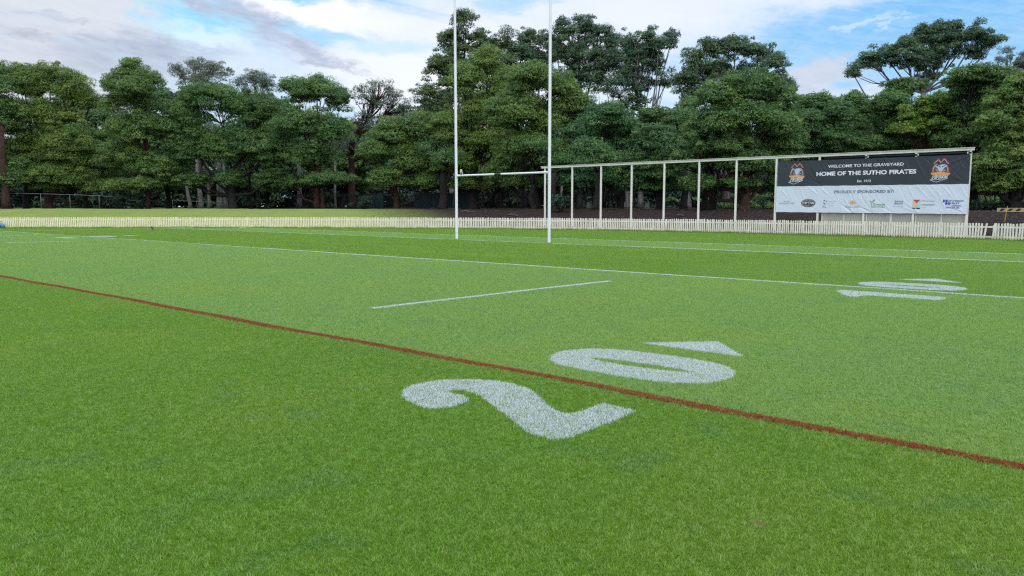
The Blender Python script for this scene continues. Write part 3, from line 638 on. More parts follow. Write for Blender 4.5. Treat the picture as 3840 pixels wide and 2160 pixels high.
g3 = shape('logo', [ov(19.87, 1.70, .035, .03), ov(19.85, 1.89, .045, .022)] + strip([(19.83, 1.82), (19.80, 1.76), (19.84, 1.72)], .02) + strip([(19.93, 1.80), (19.99, 1.87)], .03) + strip([(19.83, 1.62), (19.79, 1.52), (19.75, 1.49)], .02) + strip([(19.88, 1.60), (19.91, 1.50), (19.94, 1.49)], .02), M['ink_k'], wb, 1)
shape('faded_lines', [[(20.03, 1.80), (20.50, 1.84), (20.50, 1.88), (20.03, 1.85)], [(20.0, 1.70), (20.38, 1.72), (20.38, 1.75), (20.0, 1.73)], [(20.05, 1.60), (20.35, 1.62), (20.35, 1.64), (20.05, 1.62)]], M['ink_pale'], g3, 1)
ray = []
for k in range(9):
    a = R(180 * k / 8); r_ = .27 if k % 2 == 0 else .24; cx_, cz_ = 21.33, 1.72
    ray.append([(cx_ + .10 * math.cos(a - .2), cz_ + .07 * math.sin(a - .2)), (cx_ + r_ * math.cos(a), cz_ + .85 * r_ * math.sin(a)), (cx_ + .10 * math.cos(a + .2), cz_ + .07 * math.sin(a + .2))])
g4 = shape('logo', ray, M['ink_orange'], wb, 1); shape('sun_disc', [ov(21.33, 1.76, .12, .07)], M['ink_yel'], g4, 2); shape('underline', strip([(21.05, 1.62), (21.33, 1.645), (21.68, 1.615)], .014), M['ink_orange'], g4, 1)
text('lettering', 'CLUB on EAST', 20.98, 21.70, 1.495, .085, M['ink_grey'], g4)
g5 = shape('logo', [smooth([(22.32, 1.76), (22.36, 1.85), (22.46, 1.94), (22.43, 1.84), (22.33, 1.75)], 4)[:-1], smooth([(22.17, 1.84), (22.22, 1.81), (22.30, 1.79), (22.25, 1.85), (22.17, 1.84)], 4)[:-1]] + strip([(22.31, 1.80), (22.29, 1.68), (22.30, 1.56)], .02), M['ink_green'], wb, 1)
text('lettering', 'Growth', 22.36, 22.97, 1.61, .12, M['ink_green'], g5, .006); shape('bar', [[(22.30, 1.515), (22.96, 1.515), (22.96, 1.535), (22.30, 1.535)], [(22.30, 1.565), (22.96, 1.565), (22.96, 1.58), (22.30, 1.58)]], M['ink_green'], g5, 1)
g6 = logo(23.45, 23.80, 1.53, 1.9, M['ink_pale']); text('lettering', 'Suntop', 23.42, 23.85, 1.785, .09, M['ink_grey'], g6, .03); text('lettering', 'Bakery', 23.42, 23.83, 1.67, .09, M['ink_grey'], g6, .03); text('lettering', 'Sutherland', 23.37, 23.86, 1.55, .07, M['ink_pale'], g6)
g7 = shape('logo', [[(24.29, 1.49), (24.64, 1.49), (24.64, 1.43), (24.29, 1.43)]], M['ink_k'], wb, 1); shape('triangle', [[(24.30, 1.90), (24.63, 1.90), (24.47, 1.715)]], M['ink_dkred'], g7, 2)
shape('sand_block', [[(24.29, 1.49), (24.465, 1.49), (24.465, 1.715), (24.29, 1.88)]], M['ink_sand'], g7, 1); shape('teal_block', [[(24.475, 1.49), (24.64, 1.49), (24.64, 1.88), (24.475, 1.715)]], M['ink_teal'], g7, 1)
text('lettering', 'YPK Services', 24.67, 25.28, 1.80, .075, M['ink_grey'], g7); shape('bar', [[(24.68, 1.655), (25.32, 1.655), (25.32, 1.675), (24.68, 1.675)], [(24.74, 1.595), (25.26, 1.595), (25.26, 1.612), (24.74, 1.612)], [(24.68, 1.49), (24.93, 1.49), (24.93, 1.498), (24.68, 1.498)]], M['ink_grey'], g7, 1)
def H_(s, z, w, h): return [[(s, z), (s + w * .38, z), (s + w * .38, z + h), (s, z + h)], [(s + w * .62, z), (s + w, z), (s + w, z + h), (s + w * .62, z + h)], [(s + w * .38, z + h * .35), (s + w * .62, z + h * .35), (s + w * .62, z + h * .65), (s + w * .38, z + h * .65)]]
g8 = shape('logo', H_(25.66, 1.765, .21, .13) + H_(25.77, 1.635, .21, .13), M['ink_blue'], wb, 1)
text('lettering', 'UTCHINSON', 25.89, 26.56, 1.79, .085, M['ink_blue'], g8, .015); text('lettering', 'URLEY', 25.99, 26.40, 1.675, .085, M['ink_blue'], g8, .02)
shape('bar', [[(26.08, 1.60), (26.46, 1.60), (26.46, 1.618), (26.08, 1.618)], [(26.05, 1.56), (26.5, 1.56), (26.5, 1.575), (26.05, 1.575)]], M['ink_blue'], g8, 1); text('lettering', '0418 259 262', 25.80, 26.40, 1.462, .075, M['ink_blue'], g8, .02)
M['eyelet'] = M['steel']

# ------------------------------------------------------------------ trees
M['bark_red'] = mat('red_brown_bark', (.060, .036, .029), .9, .5, 3, .1, .6, 8); M['bark_dark'] = mat('dark_bark', (.028, .024, .023), .95, .4, 3, .1, .6, 8)
M['bark_grey'] = mat('grey_bark', (.15, .135, .125), .9, .5, 2, .1, .4, 8); M['bark_pale'] = mat('pale_gum_bark', (.25, .235, .22), .8, .45, 1.2, .2, .3, 6)
def foliage(name, c1, c2, c3, trans=.3, rough=.5, spec=.35):
    m, N = mk(name); v = attr(N, 'tone'); q = attr(N, 'clump')
    c = N.mix(v, c1, c2); c = N.mix(N.m('MULTIPLY', q, .8), c, c3)
    rnd = N.n('ShaderNodeObjectInfo').outputs['Random']      # every tree its own cast, warm to blue green
    c = N.mix(1, c, N.mix(rnd, (1.05, 1.03, .88), (.80, .95, 1.15)), 'MULTIPLY'); leafshader(m, N, c, rough, trans, spec); return m
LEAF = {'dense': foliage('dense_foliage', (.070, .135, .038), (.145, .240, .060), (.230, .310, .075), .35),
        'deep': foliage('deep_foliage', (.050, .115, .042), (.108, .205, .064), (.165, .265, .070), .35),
        'bright': foliage('fresh_foliage', (.095, .175, .030), (.170, .265, .050), (.290, .350, .065), .35),
        'gum': foliage('gum_foliage', (.062, .115, .058), (.120, .185, .092), (.160, .215, .075), .35),
        'greygum': foliage('grey_gum_foliage', (.105, .140, .100), (.190, .230, .165), (.180, .200, .130), .35),
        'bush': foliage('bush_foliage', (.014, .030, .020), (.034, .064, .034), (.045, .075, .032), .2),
        'hedge': foliage('hedge_foliage', (.10, .19, .05), (.20, .32, .08), (.28, .38, .12), .3)}
def crown_mesh(clusters, size, leaves, rfac, flat, droop):
    """clusters: (n,4) centre + radius -> triangles of leaf sprays over every dome"""
    n = len(clusters); cnt = np.maximum((leaves * clusters[:, 3] ** 1.6).astype(int), 30); tot = cnt.sum(); k = np.repeat(np.arange(n), cnt)
    d = rng.normal(0, 1, (tot, 3)); d /= np.linalg.norm(d, axis=1)[:, None]
    d[:, 2] = np.where(d[:, 2] < -.25, -d[:, 2] * rng.uniform(-.4, 1, tot), d[:, 2])
    lump = 1 + .16 * np.sin(d[:, 0] * 5 + k * 1.7) * np.sin(d[:, 1] * 5 + k) + .12 * np.sin(d[:, 2] * 9 + k * .7)
    rr = clusters[k, 3] * lump * rng.uniform(.5, 1.0, tot) ** rfac
    P = clusters[k, :3] + d * rr[:, None] * np.array([1.15, 1.15, flat])
    P[:, 2] -= droop * np.clip(1 - d[:, 2], 0, 1) * rr * .35
    nv = d * .8 + rng.normal(0, .45, (tot, 3)) + np.array([0, 0, .55]); nv /= np.linalg.norm(nv, axis=1)[:, None]
    a = np.cross(nv, rng.normal(0, 1, (tot, 3))); a /= np.linalg.norm(a, axis=1)[:, None] + 1e-9; b = np.cross(nv, a)
    s = size * rng.uniform(.6, 1.35, tot)[:, None]; w = s * rng.uniform(.20, .34, tot)[:, None]
    V = np.empty((tot, 3, 3), np.float32); V[:, 0] = P - a * s * .55 - b * w; V[:, 1] = P - a * s * .3 + b * w; V[:, 2] = P + a * s * .75
    V[:, 2, 2] -= (s[:, 0] * .12)
    cl = rng.uniform(0, 1, n) ** 2.5
    tone = np.clip(rng.uniform(0, 1, tot) * .6 + .4 * rng.uniform(0, 1, n)[k], 0, 1)
    return V.reshape(-1, 3), np.arange(tot * 3).reshape(-1, 3), np.repeat(tone, 3), np.repeat(cl[k], 3)
GRP = 'trees standing behind the playing field'
def tree(label, u, d, lobes, style='dense', bark='bark_dark', r0=.32, cat='tree', name='tree', rc=1.12, dens=1.0, size=.165, leaves=640, nbr=26, vtop=None, open_=0.0, fork=None, lean=0.0, back=.5):
    bx_, by_, _ = at(u, d); z0 = hz(bx_, by_) - .15; root = empty(name, (bx_, by_, z0)); setp(root, label, cat, GRP)
    flat = {'gum': .82, 'greygum': .82}.get(style, .88); cls = []; ctr = []; gumy = 'gum' in style
    if not gumy and r0 > .21 and len(lobes) > 3:      # low hanging skirts of foliage
        us_ = [L[0] for L in lobes]; a_, b_2 = min(us_), max(us_)
        lobes = list(lobes) + [(a_ + (b_2 - a_) * f_ + random.uniform(-20, 20), random.uniform(672, 705), random.uniform(48, 80), random.uniform(24, 40)) for f_ in ((.12, .5, .88) if b_2 - a_ > 120 else (.2, .8))]
    sc = d / F; infl = 1.02 if gumy else 1.10; inz = 1.02
    for L in lobes:
        lu, lv, ru, rv = L[:4]; dd = L[4] if len(L) > 4 else random.uniform(-1.2, 1.2)
        dl = d + dd; c0 = np.array(at(lu, dl, zat(lv, dl))); rx, rz = ru * sc * infl, rv * sc * inz; ry = min(rx, 3.2) * .9; ctr.append((c0, rx, rz))
        rcl = min(rc, max(rz * .62, .35)); area = 2.3 * math.pi * (rx * rz + ry * rx + ry * rz) / 3 * 2
        n = max(3, int(area / (math.pi * rcl ** 2) * (1.05 if gumy else 1.5) * dens))
        q = rng.normal(0, 1, (n, 3)); q /= np.linalg.norm(q, axis=1)[:, None]; q[:, 2] = np.where(q[:, 2] < -.75, -q[:, 2], q[:, 2])
        keep = (q[:, 1] < .15) | (rng.uniform(0, 1, n) < back); q = q[keep]; n = len(q)
        rad = rng.uniform(.20, 1.0, n) ** .5
        off = q * rad[:, None]; rr_ = rcl * rng.uniform(.55, 1.15, n)
        sx, sy, sz = max(rx - rcl * .8, .15), max(ry - rcl * .8, .15), max(rz - rcl * .5, .1)
        P = c0 + off[:, :1] * sx * np.array([*RV, 0]) + off[:, 1:2] * sy * np.array([*FV, 0]) + off[:, 2:] * sz * np.array([0, 0, 1])
        cls.append(np.c_[P, rr_])
        ne = max(2, int(n * .35)); qe = rng.normal(0, 1, (ne, 3)); qe /= np.linalg.norm(qe, axis=1)[:, None]; qe[:, 2] = np.abs(qe[:, 2])     # ragged small sprays on top
        cls.append(np.c_[c0 + qe[:, :1] * rx * rng.uniform(.8, 1.08, (ne, 1)) * np.array([*RV, 0]) + qe[:, 1:2] * ry * .9 * np.array([*FV, 0]) + qe[:, 2:] * rz * rng.uniform(.75, .95 if gumy else 1.05, (ne, 1)) * np.array([0, 0, 1]), rng.uniform(.28, .5, ne)])
    if gumy:      # loose drifts of leaves joining neighbouring puffs
        ext = []
        for ia, (ca, ra, za) in enumerate(ctr):
            for cb_, rb, zb in ctr[ia + 1:]:
                D_ab = np.linalg.norm(ca - cb_)
                if D_ab < (ra + rb) * 1.9:
                    for _ in range(max(2, int(D_ab * 1.5))):
                        w_ = random.uniform(.2, .8); ext.append([*(ca * w_ + cb_ * (1 - w_) + rng.normal(0, .55, 3)), random.uniform(.32, .65)])
        if ext: cls.append(np.array(ext))
    cl = np.concatenate(cls)
    V, Fc, tn, cp = crown_mesh(cl, size, leaves * (1 - open_), .55 if gumy else .38, flat, .5 if 'gum' in style else .25)
    loc = np.array([bx_, by_, z0])
    npmesh('crown', V - loc, Fc, LEAF[style], root, attrs={'tone': tn, 'clump': cp})
    # trunk, limbs to every lobe, branches to the clumps
    mb = MB(); hb = (cl[:, 2].min() + cl[:, 2].mean()) / 2 if fork is None else zat(fork, d); hb = max(hb, z0 + 1.6)
    base = Vector((bx_, by_, z0)); top = Vector((bx_ + lean * (hb - z0), by_, hb))
    j = [base.lerp(top, t) + Vector((random.gauss(0, .08), random.gauss(0, .08), 0)) for t in (0, .12, .35, .65, 1)]; j[0] = base
    mb.tube([p - base for p in j], [r0 * 1.5, r0 * 1.08, r0 * .95, r0 * .82, r0 * .7], 9)
    tips = []
    for c0, rx, rz in ctr:
        e = Vector(c0) - Vector((0, 0, rz * .2)); st = j[random.choice((2, 3, 4, 4))] if e.z > hb else j[random.choice((1, 2, 3))]
        mid = st.lerp(e, .5) + Vector((random.gauss(0, .3), random.gauss(0, .3), -.12 * (e - st).length if e.z > st.z + 1 else .1)); r1 = r0 * random.uniform(.34, .5)
        pts = [st, st.lerp(mid, .5) + Vector((0, 0, .05)), mid, mid.lerp(e, .55) + Vector((random.gauss(0, .15), 0, .1)), e]
        mb.tube([p - base for p in pts], [r1, r1 * .85, r1 * .7, r1 * .5, r1 * .3], 6); tips.append((pts, r1))
    idx = rng.permutation(len(cl))[:nbr]
    for i in idx:
        e = Vector(cl[i, :3]); pts, r1 = min(tips, key=lambda T: (T[0][3] - e).length); st = pts[random.choice((2, 3, 3))]
        mid = st.lerp(e, .5) + Vector((random.gauss(0, .2), random.gauss(0, .2), -.06 * (e - st).length))
        mb.tube([p - base for p in (st, mid, e)], [r1 * .42, r1 * .28, r1 * .12], 5)
    mb.build('trunk', M[bark], root, True)
    return root
G = dict(style='gum', bark='bark_grey', rc=.85, leaves=400, size=.185, open_=.0, back=.45)
tree('broad green tree with the thick red brown trunk at the left edge of the photo', 37, 87, [(30, 330, 95, 85, 2), (-70, 440, 130, 150, 2), (70, 450, 80, 90, 2), (-10, 600, 80, 60, 3), (90, 640, 80, 50, 2)], 'dense', 'bark_red', .42, fork=480)
tree('large full green tree with a low forked red trunk, second from the left', 194, 91, [(130, 330, 85, 80), (225, 325, 80, 80), (310, 350, 65, 78), (362, 400, 42, 62), (200, 470, 150, 100), (130, 600, 120, 90), (300, 560, 120, 100), (230, 665, 150, 50), (385, 640, 85, 65)], 'dense', 'bark_red', .5, fork=690)
tree('slender lighter tree with a pointed airy top and one thin straight trunk', 563, 88, [(525, 262, 34, 34), (530, 300, 66, 55), (592, 325, 52, 50), (540, 350, 80, 45), (448, 330, 38, 48), (520, 400, 105, 65), (540, 500, 115, 80), (490, 600, 110, 70), (600, 640, 90, 60), (560, 700, 70, 35)], 'dense', 'bark_red', .22, fork=330, dens=1.0, leaves=420, rc=.75)
tree('thin grey green gum with a ragged top behind the slender pointed tree', 760, 105, [(700, 285, 42, 45), (762, 268, 50, 38), (830, 262, 38, 32), (790, 325, 80, 45), (880, 295, 24, 32), (740, 380, 80, 50)], 'greygum', 'bark_grey', .25, dens=.62, rc=.8, leaves=300, nbr=70)
tree('small grey gum crown rising between the spreading dark tree and the sky', 975, 105, [(982, 308, 70, 34), (920, 328, 36, 34), (1025, 338, 40, 26)], 'greygum', 'bark_grey', .22, dens=.7, rc=.8, leaves=300, nbr=40)
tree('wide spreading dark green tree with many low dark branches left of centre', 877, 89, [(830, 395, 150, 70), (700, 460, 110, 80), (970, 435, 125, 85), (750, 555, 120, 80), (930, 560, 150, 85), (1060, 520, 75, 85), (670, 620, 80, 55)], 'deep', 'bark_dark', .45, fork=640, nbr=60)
tree('rounded olive topped tree above the twin red brown trunks', 1195, 87, [(1130, 368, 88, 60), (1215, 355, 88, 52), (1285, 400, 55, 60), (1150, 470, 120, 70), (1060, 570, 80, 75), (1240, 500, 90, 65), (1150, 590, 90, 50)], 'dense', 'bark_red', .32, fork=600, nbr=60, dens=.9)
tree('sparse greyish tree showing bare twigs with a thick leaning trunk', 1320, 92, [(1440, 345, 62, 50), (1375, 385, 55, 58), (1490, 390, 50, 62), (1400, 475, 80, 55), (1520, 430, 40, 50), (1330, 560, 70, 50)], 'greygum', 'bark_red', .45, dens=.55, leaves=220, rc=.7, nbr=150, fork=520, lean=.05)
tree('mid height leafy tree standing forward, left of the left goal upright', 1487, 80, [(1500, 515, 105, 68), (1420, 575, 85, 58), (1590, 490, 85, 65), (1560, 600, 95, 65), (1460, 670, 65, 45), (1640, 630, 65, 55)], 'dense', 'bark_red', .3, fork=660)
tree('tall dark conical gum behind the left goal upright, the highest crown there', 1745, 100, [(1752, 118, 60, 62), (1690, 180, 50, 60), (1805, 190, 62, 75), (1645, 280, 58, 60), (1730, 300, 90, 80), (1605, 370, 58, 58), (1680, 410, 100, 65)], 'gum', 'bark_dark', .4, dens=.9, rc=.95, leaves=380, size=.20)
tree('big green tree right behind the left goal upright with stout dark trunks', 1775, 78, [(1830, 265, 95, 72), (1745, 330, 75, 68), (1900, 335, 72, 78), (1800, 435, 135, 78), (1690, 500, 100, 68), (1850, 550, 130, 78), (1700, 625, 115, 65)], 'dense', 'bark_dark', .55, fork=640)
tree('tall feathery gum top between the two uprights, left one', 1960, 98, [(1905, 158, 42, 45), (1988, 165, 55, 32), (1860, 195, 45, 50), (1950, 228, 75, 45), (2020, 250, 60, 50), (2035, 180, 42, 50), (1930, 300, 78, 55)], **{**G, 'dens': .72, 'r0': .3, 'nbr': 50})
tree('tall rounded gum rising just right of the right goal upright', 2170, 92, [(2108, 128, 46, 46), (2172, 118, 56, 46), (2250, 150, 55, 42), (2085, 215, 45, 60), (2058, 165, 40, 40), (2300, 195, 45, 55), (2310, 290, 45, 60), (2160, 225, 70, 48), (2262, 245, 55, 60), (2200, 330, 85, 55), (2100, 330, 50, 50)], **{**G, 'dens': .72, 'r0': .32, 'nbr': 70})
tree('open gum with pale bare branches and separate puffs of leaves against the sky', 2395, 88, [(2330, 172, 36, 42), (2408, 165, 46, 40), (2455, 190, 40, 40), (2500, 168, 42, 42), (2345, 225, 50, 40), (2400, 215, 50, 34), (2360, 275, 50, 42), (2300, 335, 52, 55), (2440, 262, 34, 28), (2476, 335, 34, 40), (2385, 400, 50, 42), (2330, 420, 45, 40)], **{**G, 'dens': .62, 'r0': .3, 'nbr': 80, 'bark': 'bark_pale', 'fork': 450})
tree('broad layered green tree behind the right goal upright', 2010, 72, [(2000, 330, 110, 72), (2100, 350, 78, 58), (1930, 430, 105, 85), (2060, 460, 115, 85), (2150, 420, 75, 75), (1980, 570, 135, 78), (2110, 590, 115, 75), (1900, 650, 95, 55)], 'dense', 'bark_dark', .45, fork=640)
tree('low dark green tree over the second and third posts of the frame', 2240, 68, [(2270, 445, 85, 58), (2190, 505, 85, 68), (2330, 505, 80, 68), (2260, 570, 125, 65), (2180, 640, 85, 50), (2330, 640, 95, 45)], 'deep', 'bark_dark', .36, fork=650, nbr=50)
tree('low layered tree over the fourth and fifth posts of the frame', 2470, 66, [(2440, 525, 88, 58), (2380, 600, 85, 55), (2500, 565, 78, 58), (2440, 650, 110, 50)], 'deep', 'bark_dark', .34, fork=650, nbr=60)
tree('wide gum crown showing sky above the great green dome', 2720, 80, [(2640, 205, 55, 52), (2565, 235, 40, 45), (2535, 330, 45, 60), (2730, 192, 75, 46), (2820, 218, 65, 46), (2575, 300, 45, 58), (2680, 295, 85, 46), (2885, 280, 52, 78), (2600, 380, 65, 48), (2935, 350, 38, 55)], **{**G, 'dens': .85, 'r0': .34, 'nbr': 60})
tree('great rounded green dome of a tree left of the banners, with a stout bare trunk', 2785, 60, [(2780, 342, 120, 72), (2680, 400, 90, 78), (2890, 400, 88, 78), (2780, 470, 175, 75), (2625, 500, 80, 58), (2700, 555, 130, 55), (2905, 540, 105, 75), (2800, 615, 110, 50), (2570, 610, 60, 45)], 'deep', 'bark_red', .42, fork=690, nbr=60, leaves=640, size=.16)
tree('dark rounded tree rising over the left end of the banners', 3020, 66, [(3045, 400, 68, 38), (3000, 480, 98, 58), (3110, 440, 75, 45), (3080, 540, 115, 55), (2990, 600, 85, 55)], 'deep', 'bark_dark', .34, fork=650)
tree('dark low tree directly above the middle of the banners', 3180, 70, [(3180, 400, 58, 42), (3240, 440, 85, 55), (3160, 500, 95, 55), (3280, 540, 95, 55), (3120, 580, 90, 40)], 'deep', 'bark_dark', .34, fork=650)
tree('wide umbrella shaped gum with bare grey limbs high above the banners', 3430, 80, [(3172, 288, 36, 36), (3222, 243, 46, 32), (3292, 225, 46, 40), (3350, 190, 55, 38), (3430, 150, 66, 36), (3500, 135, 66, 36), (3555, 160, 46, 36), (3612, 155, 46, 26), (3680, 176, 46, 26), (3400, 248, 66, 36), (3480, 225, 40, 26), (3610, 225, 40, 32), (3440, 305, 45, 26)], **{**G, 'dens': .95, 'r0': .30, 'nbr': 90, 'fork': 360, 'rc': .75})
tree('yellow green leafy tree above the right hand skull emblem', 3480, 62, [(3452, 402, 58, 34), (3520, 390, 58, 38), (3400, 440, 76, 34), (3540, 430, 66, 28), (3480, 480, 95, 28), (3380, 500, 60, 25)], 'bright', 'bark_red', .3, fork=600, nbr=60, dens=.9)
tree('dark tree with a knobbly top behind the yellow green one', 3330, 66, [(3340, 350, 56, 42), (3300, 405, 78, 55), (3390, 335, 45, 28), (3350, 480, 105, 55), (3250, 560, 100, 45), (3400, 560, 115, 45)], 'deep', 'bark_dark', .35, fork=650)
tree('bulky dark green tree above the right end of the banners', 3640, 60, [(3600, 300, 78, 38), (3700, 312, 78, 46), (3650, 372, 105, 46), (3560, 345, 56, 38), (3620, 450, 115, 65), (3560, 530, 95, 55)], 'deep', 'bark_dark', .38, fork=650)
tree('tall leafy green tree filling the right edge of the photo', 3790, 55, [(3815, 330, 88, 55), (3765, 400, 105, 65), (3855, 430, 80, 85), (3720, 480, 95, 55), (3780, 560, 115, 65), (3700, 620, 95, 45), (3960, 450, 130, 150), (3760, 665, 85, 30)], 'dense', 'bark_dark', .42, fork=620)
tree('distant grey gum showing at the upper right edge of the photo', 3830, 90, [(3830, 225, 50, 36), (3782, 262, 40, 28), (3900, 180, 60, 40), (3745, 290, 46, 24)], 'greygum', 'bark_grey', .28, dens=.8, rc=.8)
tree('little pale wispy gum beside the right tip of the umbrella shaped crown', 3730, 115, [(3728, 212, 26, 18), (3700, 240, 26, 16), (3745, 235, 14, 14)], 'greygum', 'bark_grey', .2, dens=.6, rc=.7, leaves=220, nbr=20)
tree('dark green tree filling the gap between the great dome and its left neighbours', 2560, 74, [(2520, 470, 90, 60), (2570, 420, 60, 50), (2600, 540, 80, 60), (2440, 450, 60, 40)], 'deep', 'bark_dark', .32, fork=600)
# deeper row that closes the gaps
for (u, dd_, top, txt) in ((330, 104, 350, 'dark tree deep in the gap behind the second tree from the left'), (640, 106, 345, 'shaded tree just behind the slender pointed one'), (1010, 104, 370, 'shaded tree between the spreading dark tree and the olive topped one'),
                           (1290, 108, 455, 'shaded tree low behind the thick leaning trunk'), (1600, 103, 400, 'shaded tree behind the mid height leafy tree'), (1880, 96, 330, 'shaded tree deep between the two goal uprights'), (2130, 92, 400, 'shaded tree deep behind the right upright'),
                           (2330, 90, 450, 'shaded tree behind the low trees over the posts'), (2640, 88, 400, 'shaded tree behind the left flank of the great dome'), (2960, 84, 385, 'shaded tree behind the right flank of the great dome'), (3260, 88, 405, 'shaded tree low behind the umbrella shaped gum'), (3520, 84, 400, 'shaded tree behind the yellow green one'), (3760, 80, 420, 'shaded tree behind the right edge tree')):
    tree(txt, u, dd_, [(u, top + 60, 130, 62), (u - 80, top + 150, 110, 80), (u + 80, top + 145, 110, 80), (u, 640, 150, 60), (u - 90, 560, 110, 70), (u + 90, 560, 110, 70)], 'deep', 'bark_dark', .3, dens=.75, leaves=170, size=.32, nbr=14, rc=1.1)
# pale gum stems seen under the canopy
for (u, dd_, lean_, r_, txt) in ((722, 99, -.22, .20, 'leaning pale gum stem, first of the pale cluster'), (757, 100, -.04, .30, 'stout grey gum stem in the pale cluster'), (793, 101, -.08, .20, 'slim grey gum stem in the middle of the pale cluster'), (832, 97, .0, .34, 'brightest white gum trunk, under the spreading dark tree'), (853, 99, -.05, .2, 'grey stem right beside the brightest white trunk'),
                                  (1128, 96, .02, .28, 'pale gum trunk left of the twin red brown trunks'), (1262, 98, .03, .16, 'thin pale stem right of the twin red brown trunks'), (1694, 92, .02, .34, 'pale trunk partly hidden by the left goal upright'), (1775, 95, -.02, .42, 'pale trunk seen under the crossbar'), (2353, 84, .0, .30, 'grey white trunk beside the fourth post of the frame'), (2577, 86, -.03, .32, 'pale forked trunk left of the sixth post of the frame'), (2104, 90, .0, .16, 'thin pale trunk between the first two posts')):
    tree(txt, u, dd_, [(u + 20, 560, 60, 40), (u - 15, 500, 50, 40)], 'greygum', 'bark_pale', r_, dens=.5, leaves=120, nbr=6, fork=600, lean=lean_)
# dark stems in front of the palisade
for (u, dd_, lean_, r_, txt) in ((1217, 87, .0, .24, 'right one of the twin red brown trunks'), (1660, 76, .02, .42, 'stout dark trunk left of the left goal upright'), (2075, 66, .0, .3, 'dark trunk behind the right goal upright'), (2235, 64, .03, .30, 'dark trunk behind the third post'), (2637, 66, .02, .26, 'slim dark trunk right of the sixth post'), (2662, 62, .0, .32, 'dark upright trunk left of the great dome trunk'), (947, 93, .0, .2, 'thin dark trunk right of the spreading dark tree'), (110, 93, .05, .3, 'shaded trunk between the two leftmost trees'), (2000, 70, -.03, .28, 'shaded trunk under the crossbar, near its right end'), (1170, 95, -.03, .2, 'shaded trunk left of the twin trunks')):
    tree(txt, u, dd_, [(u + 25, 600, 75, 40), (u - 30, 560, 70, 45)], 'deep', 'bark_red' if u in (1217,) else 'bark_dark', r_, dens=.7, leaves=150, nbr=14, fork=650, lean=lean_)

def bush(label, u, d, lobes, style='bush', size=.2, leaves=260, cat='bush', name='bush', group=None):
    bx_, by_, _ = at(u, d); z0 = hz(bx_, by_) - .05; root = empty(name, (bx_, by_, z0)); setp(root, label, cat, group); cls = []; mb = MB()
    for lu, v, ru, rv in lobes:
        c0 = np.array(at(lu, d, max(zat(v, d), z0 + .3))); rx, rz = ru * d / F, rv * d / F; n = max(6, int(rx * rz * 7)); q = rng.uniform(-1, 1, (n, 3))
        cls.append(np.c_[c0 + q[:, :1] * rx * .8 * np.array([*RV, 0]) + q[:, 1:2] * min(rx, 1.5) * .8 * np.array([*FV, 0]) + q[:, 2:] * rz * .8 * np.array([0, 0, 1]), rng.uniform(.3, .6, n)])
        for _ in range(3): mb.tube([(random.gauss(0, .1), random.gauss(0, .1), 0), tuple(np.array(c0) - [bx_, by_, z0])], [.05, .015], 5)
    cl = np.concatenate(cls); cl[:, 2] = np.maximum(cl[:, 2], z0 + .2)
    V, Fc, tn, cp = crown_mesh(cl, size, leaves, .55, .7, .2); npmesh('foliage', V - np.array([bx_, by_, z0]), Fc, LEAF[style], root, attrs={'tone': tn, 'clump': cp}); mb.build('stem', M['bark_dark'], root)
    return root
bush('large dark conical bush by the palisade at the right edge', 3780, 57, [(3785, 720, 42, 32), (3790, 760, 52, 30), (3775, 690, 26, 20)])
bush('low dark shrub right of the banners in front of the palisade', 3690, 57, [(3670, 770, 45, 18), (3720, 775, 30, 14)])
bush('dark rounded shrub under the slender pointed tree', 530, 90, [(500, 740, 50, 35), (590, 750, 45, 30), (440, 755, 40, 26)])
bush('dark shrub at the foot of the thick leaning trunk', 1365, 86, [(1345, 745, 32, 35), (1375, 760, 34, 25)])
bush('shaded shrub left of the mesh fence bay under the spreading tree', 990, 95, [(1000, 760, 40, 22), (930, 765, 30, 18)])
bush('small dark shrub behind the first frame posts', 2110, 63, [(2110, 750, 36, 20), (2085, 765, 26, 14)])
bush('green leafy bush showing above the palisade right of the banners', 3700, 72, [(3700, 672, 45, 22), (3740, 680, 30, 18), (3665, 690, 25, 15)], 'bright', .2)
for (u, d, w, v0, v1, txt) in ((2790, 92, 62, 728, 748, 'far clipped hedge with a sunlit top behind the great dome trunk'), (2890, 92, 90, 722, 745, 'long clipped green hedge left of the banners'), (2560, 98, 110, 744, 756, 'bright clipped hedge behind the fifth and sixth posts'),
                               (2870, 80, 95, 757, 785, 'lower leafy hedge just behind the palisade, left of the banners'), (2740, 80, 35, 757, 785, 'short leafy hedge left of the great dome trunk'), (3690, 74, 60, 735, 780, 'hedge behind the palisade right of the banners')):
    bush(txt, u, d, [(u - w * .6, (v0 + v1) / 2, w * .45, (v1 - v0) / 2), (u, (v0 + v1) / 2, w * .5, (v1 - v0) / 2), (u + w * .6, (v0 + v1) / 2, w * .45, (v1 - v0) / 2)], 'hedge', .16, 300, 'hedge', 'hedge')
# far wood that closes the view under the canopy
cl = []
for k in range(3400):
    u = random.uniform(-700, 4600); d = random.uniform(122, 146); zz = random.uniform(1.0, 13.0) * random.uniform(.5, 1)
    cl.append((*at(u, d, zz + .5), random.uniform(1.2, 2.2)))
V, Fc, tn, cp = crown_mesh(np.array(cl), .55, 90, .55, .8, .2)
setp(npmesh('distant_wood', V, Fc, LEAF['bush'], attrs={'tone': tn, 'clump': cp}), 'dark distant wood glimpsed low between the tree trunks', 'wood', kind='stuff')

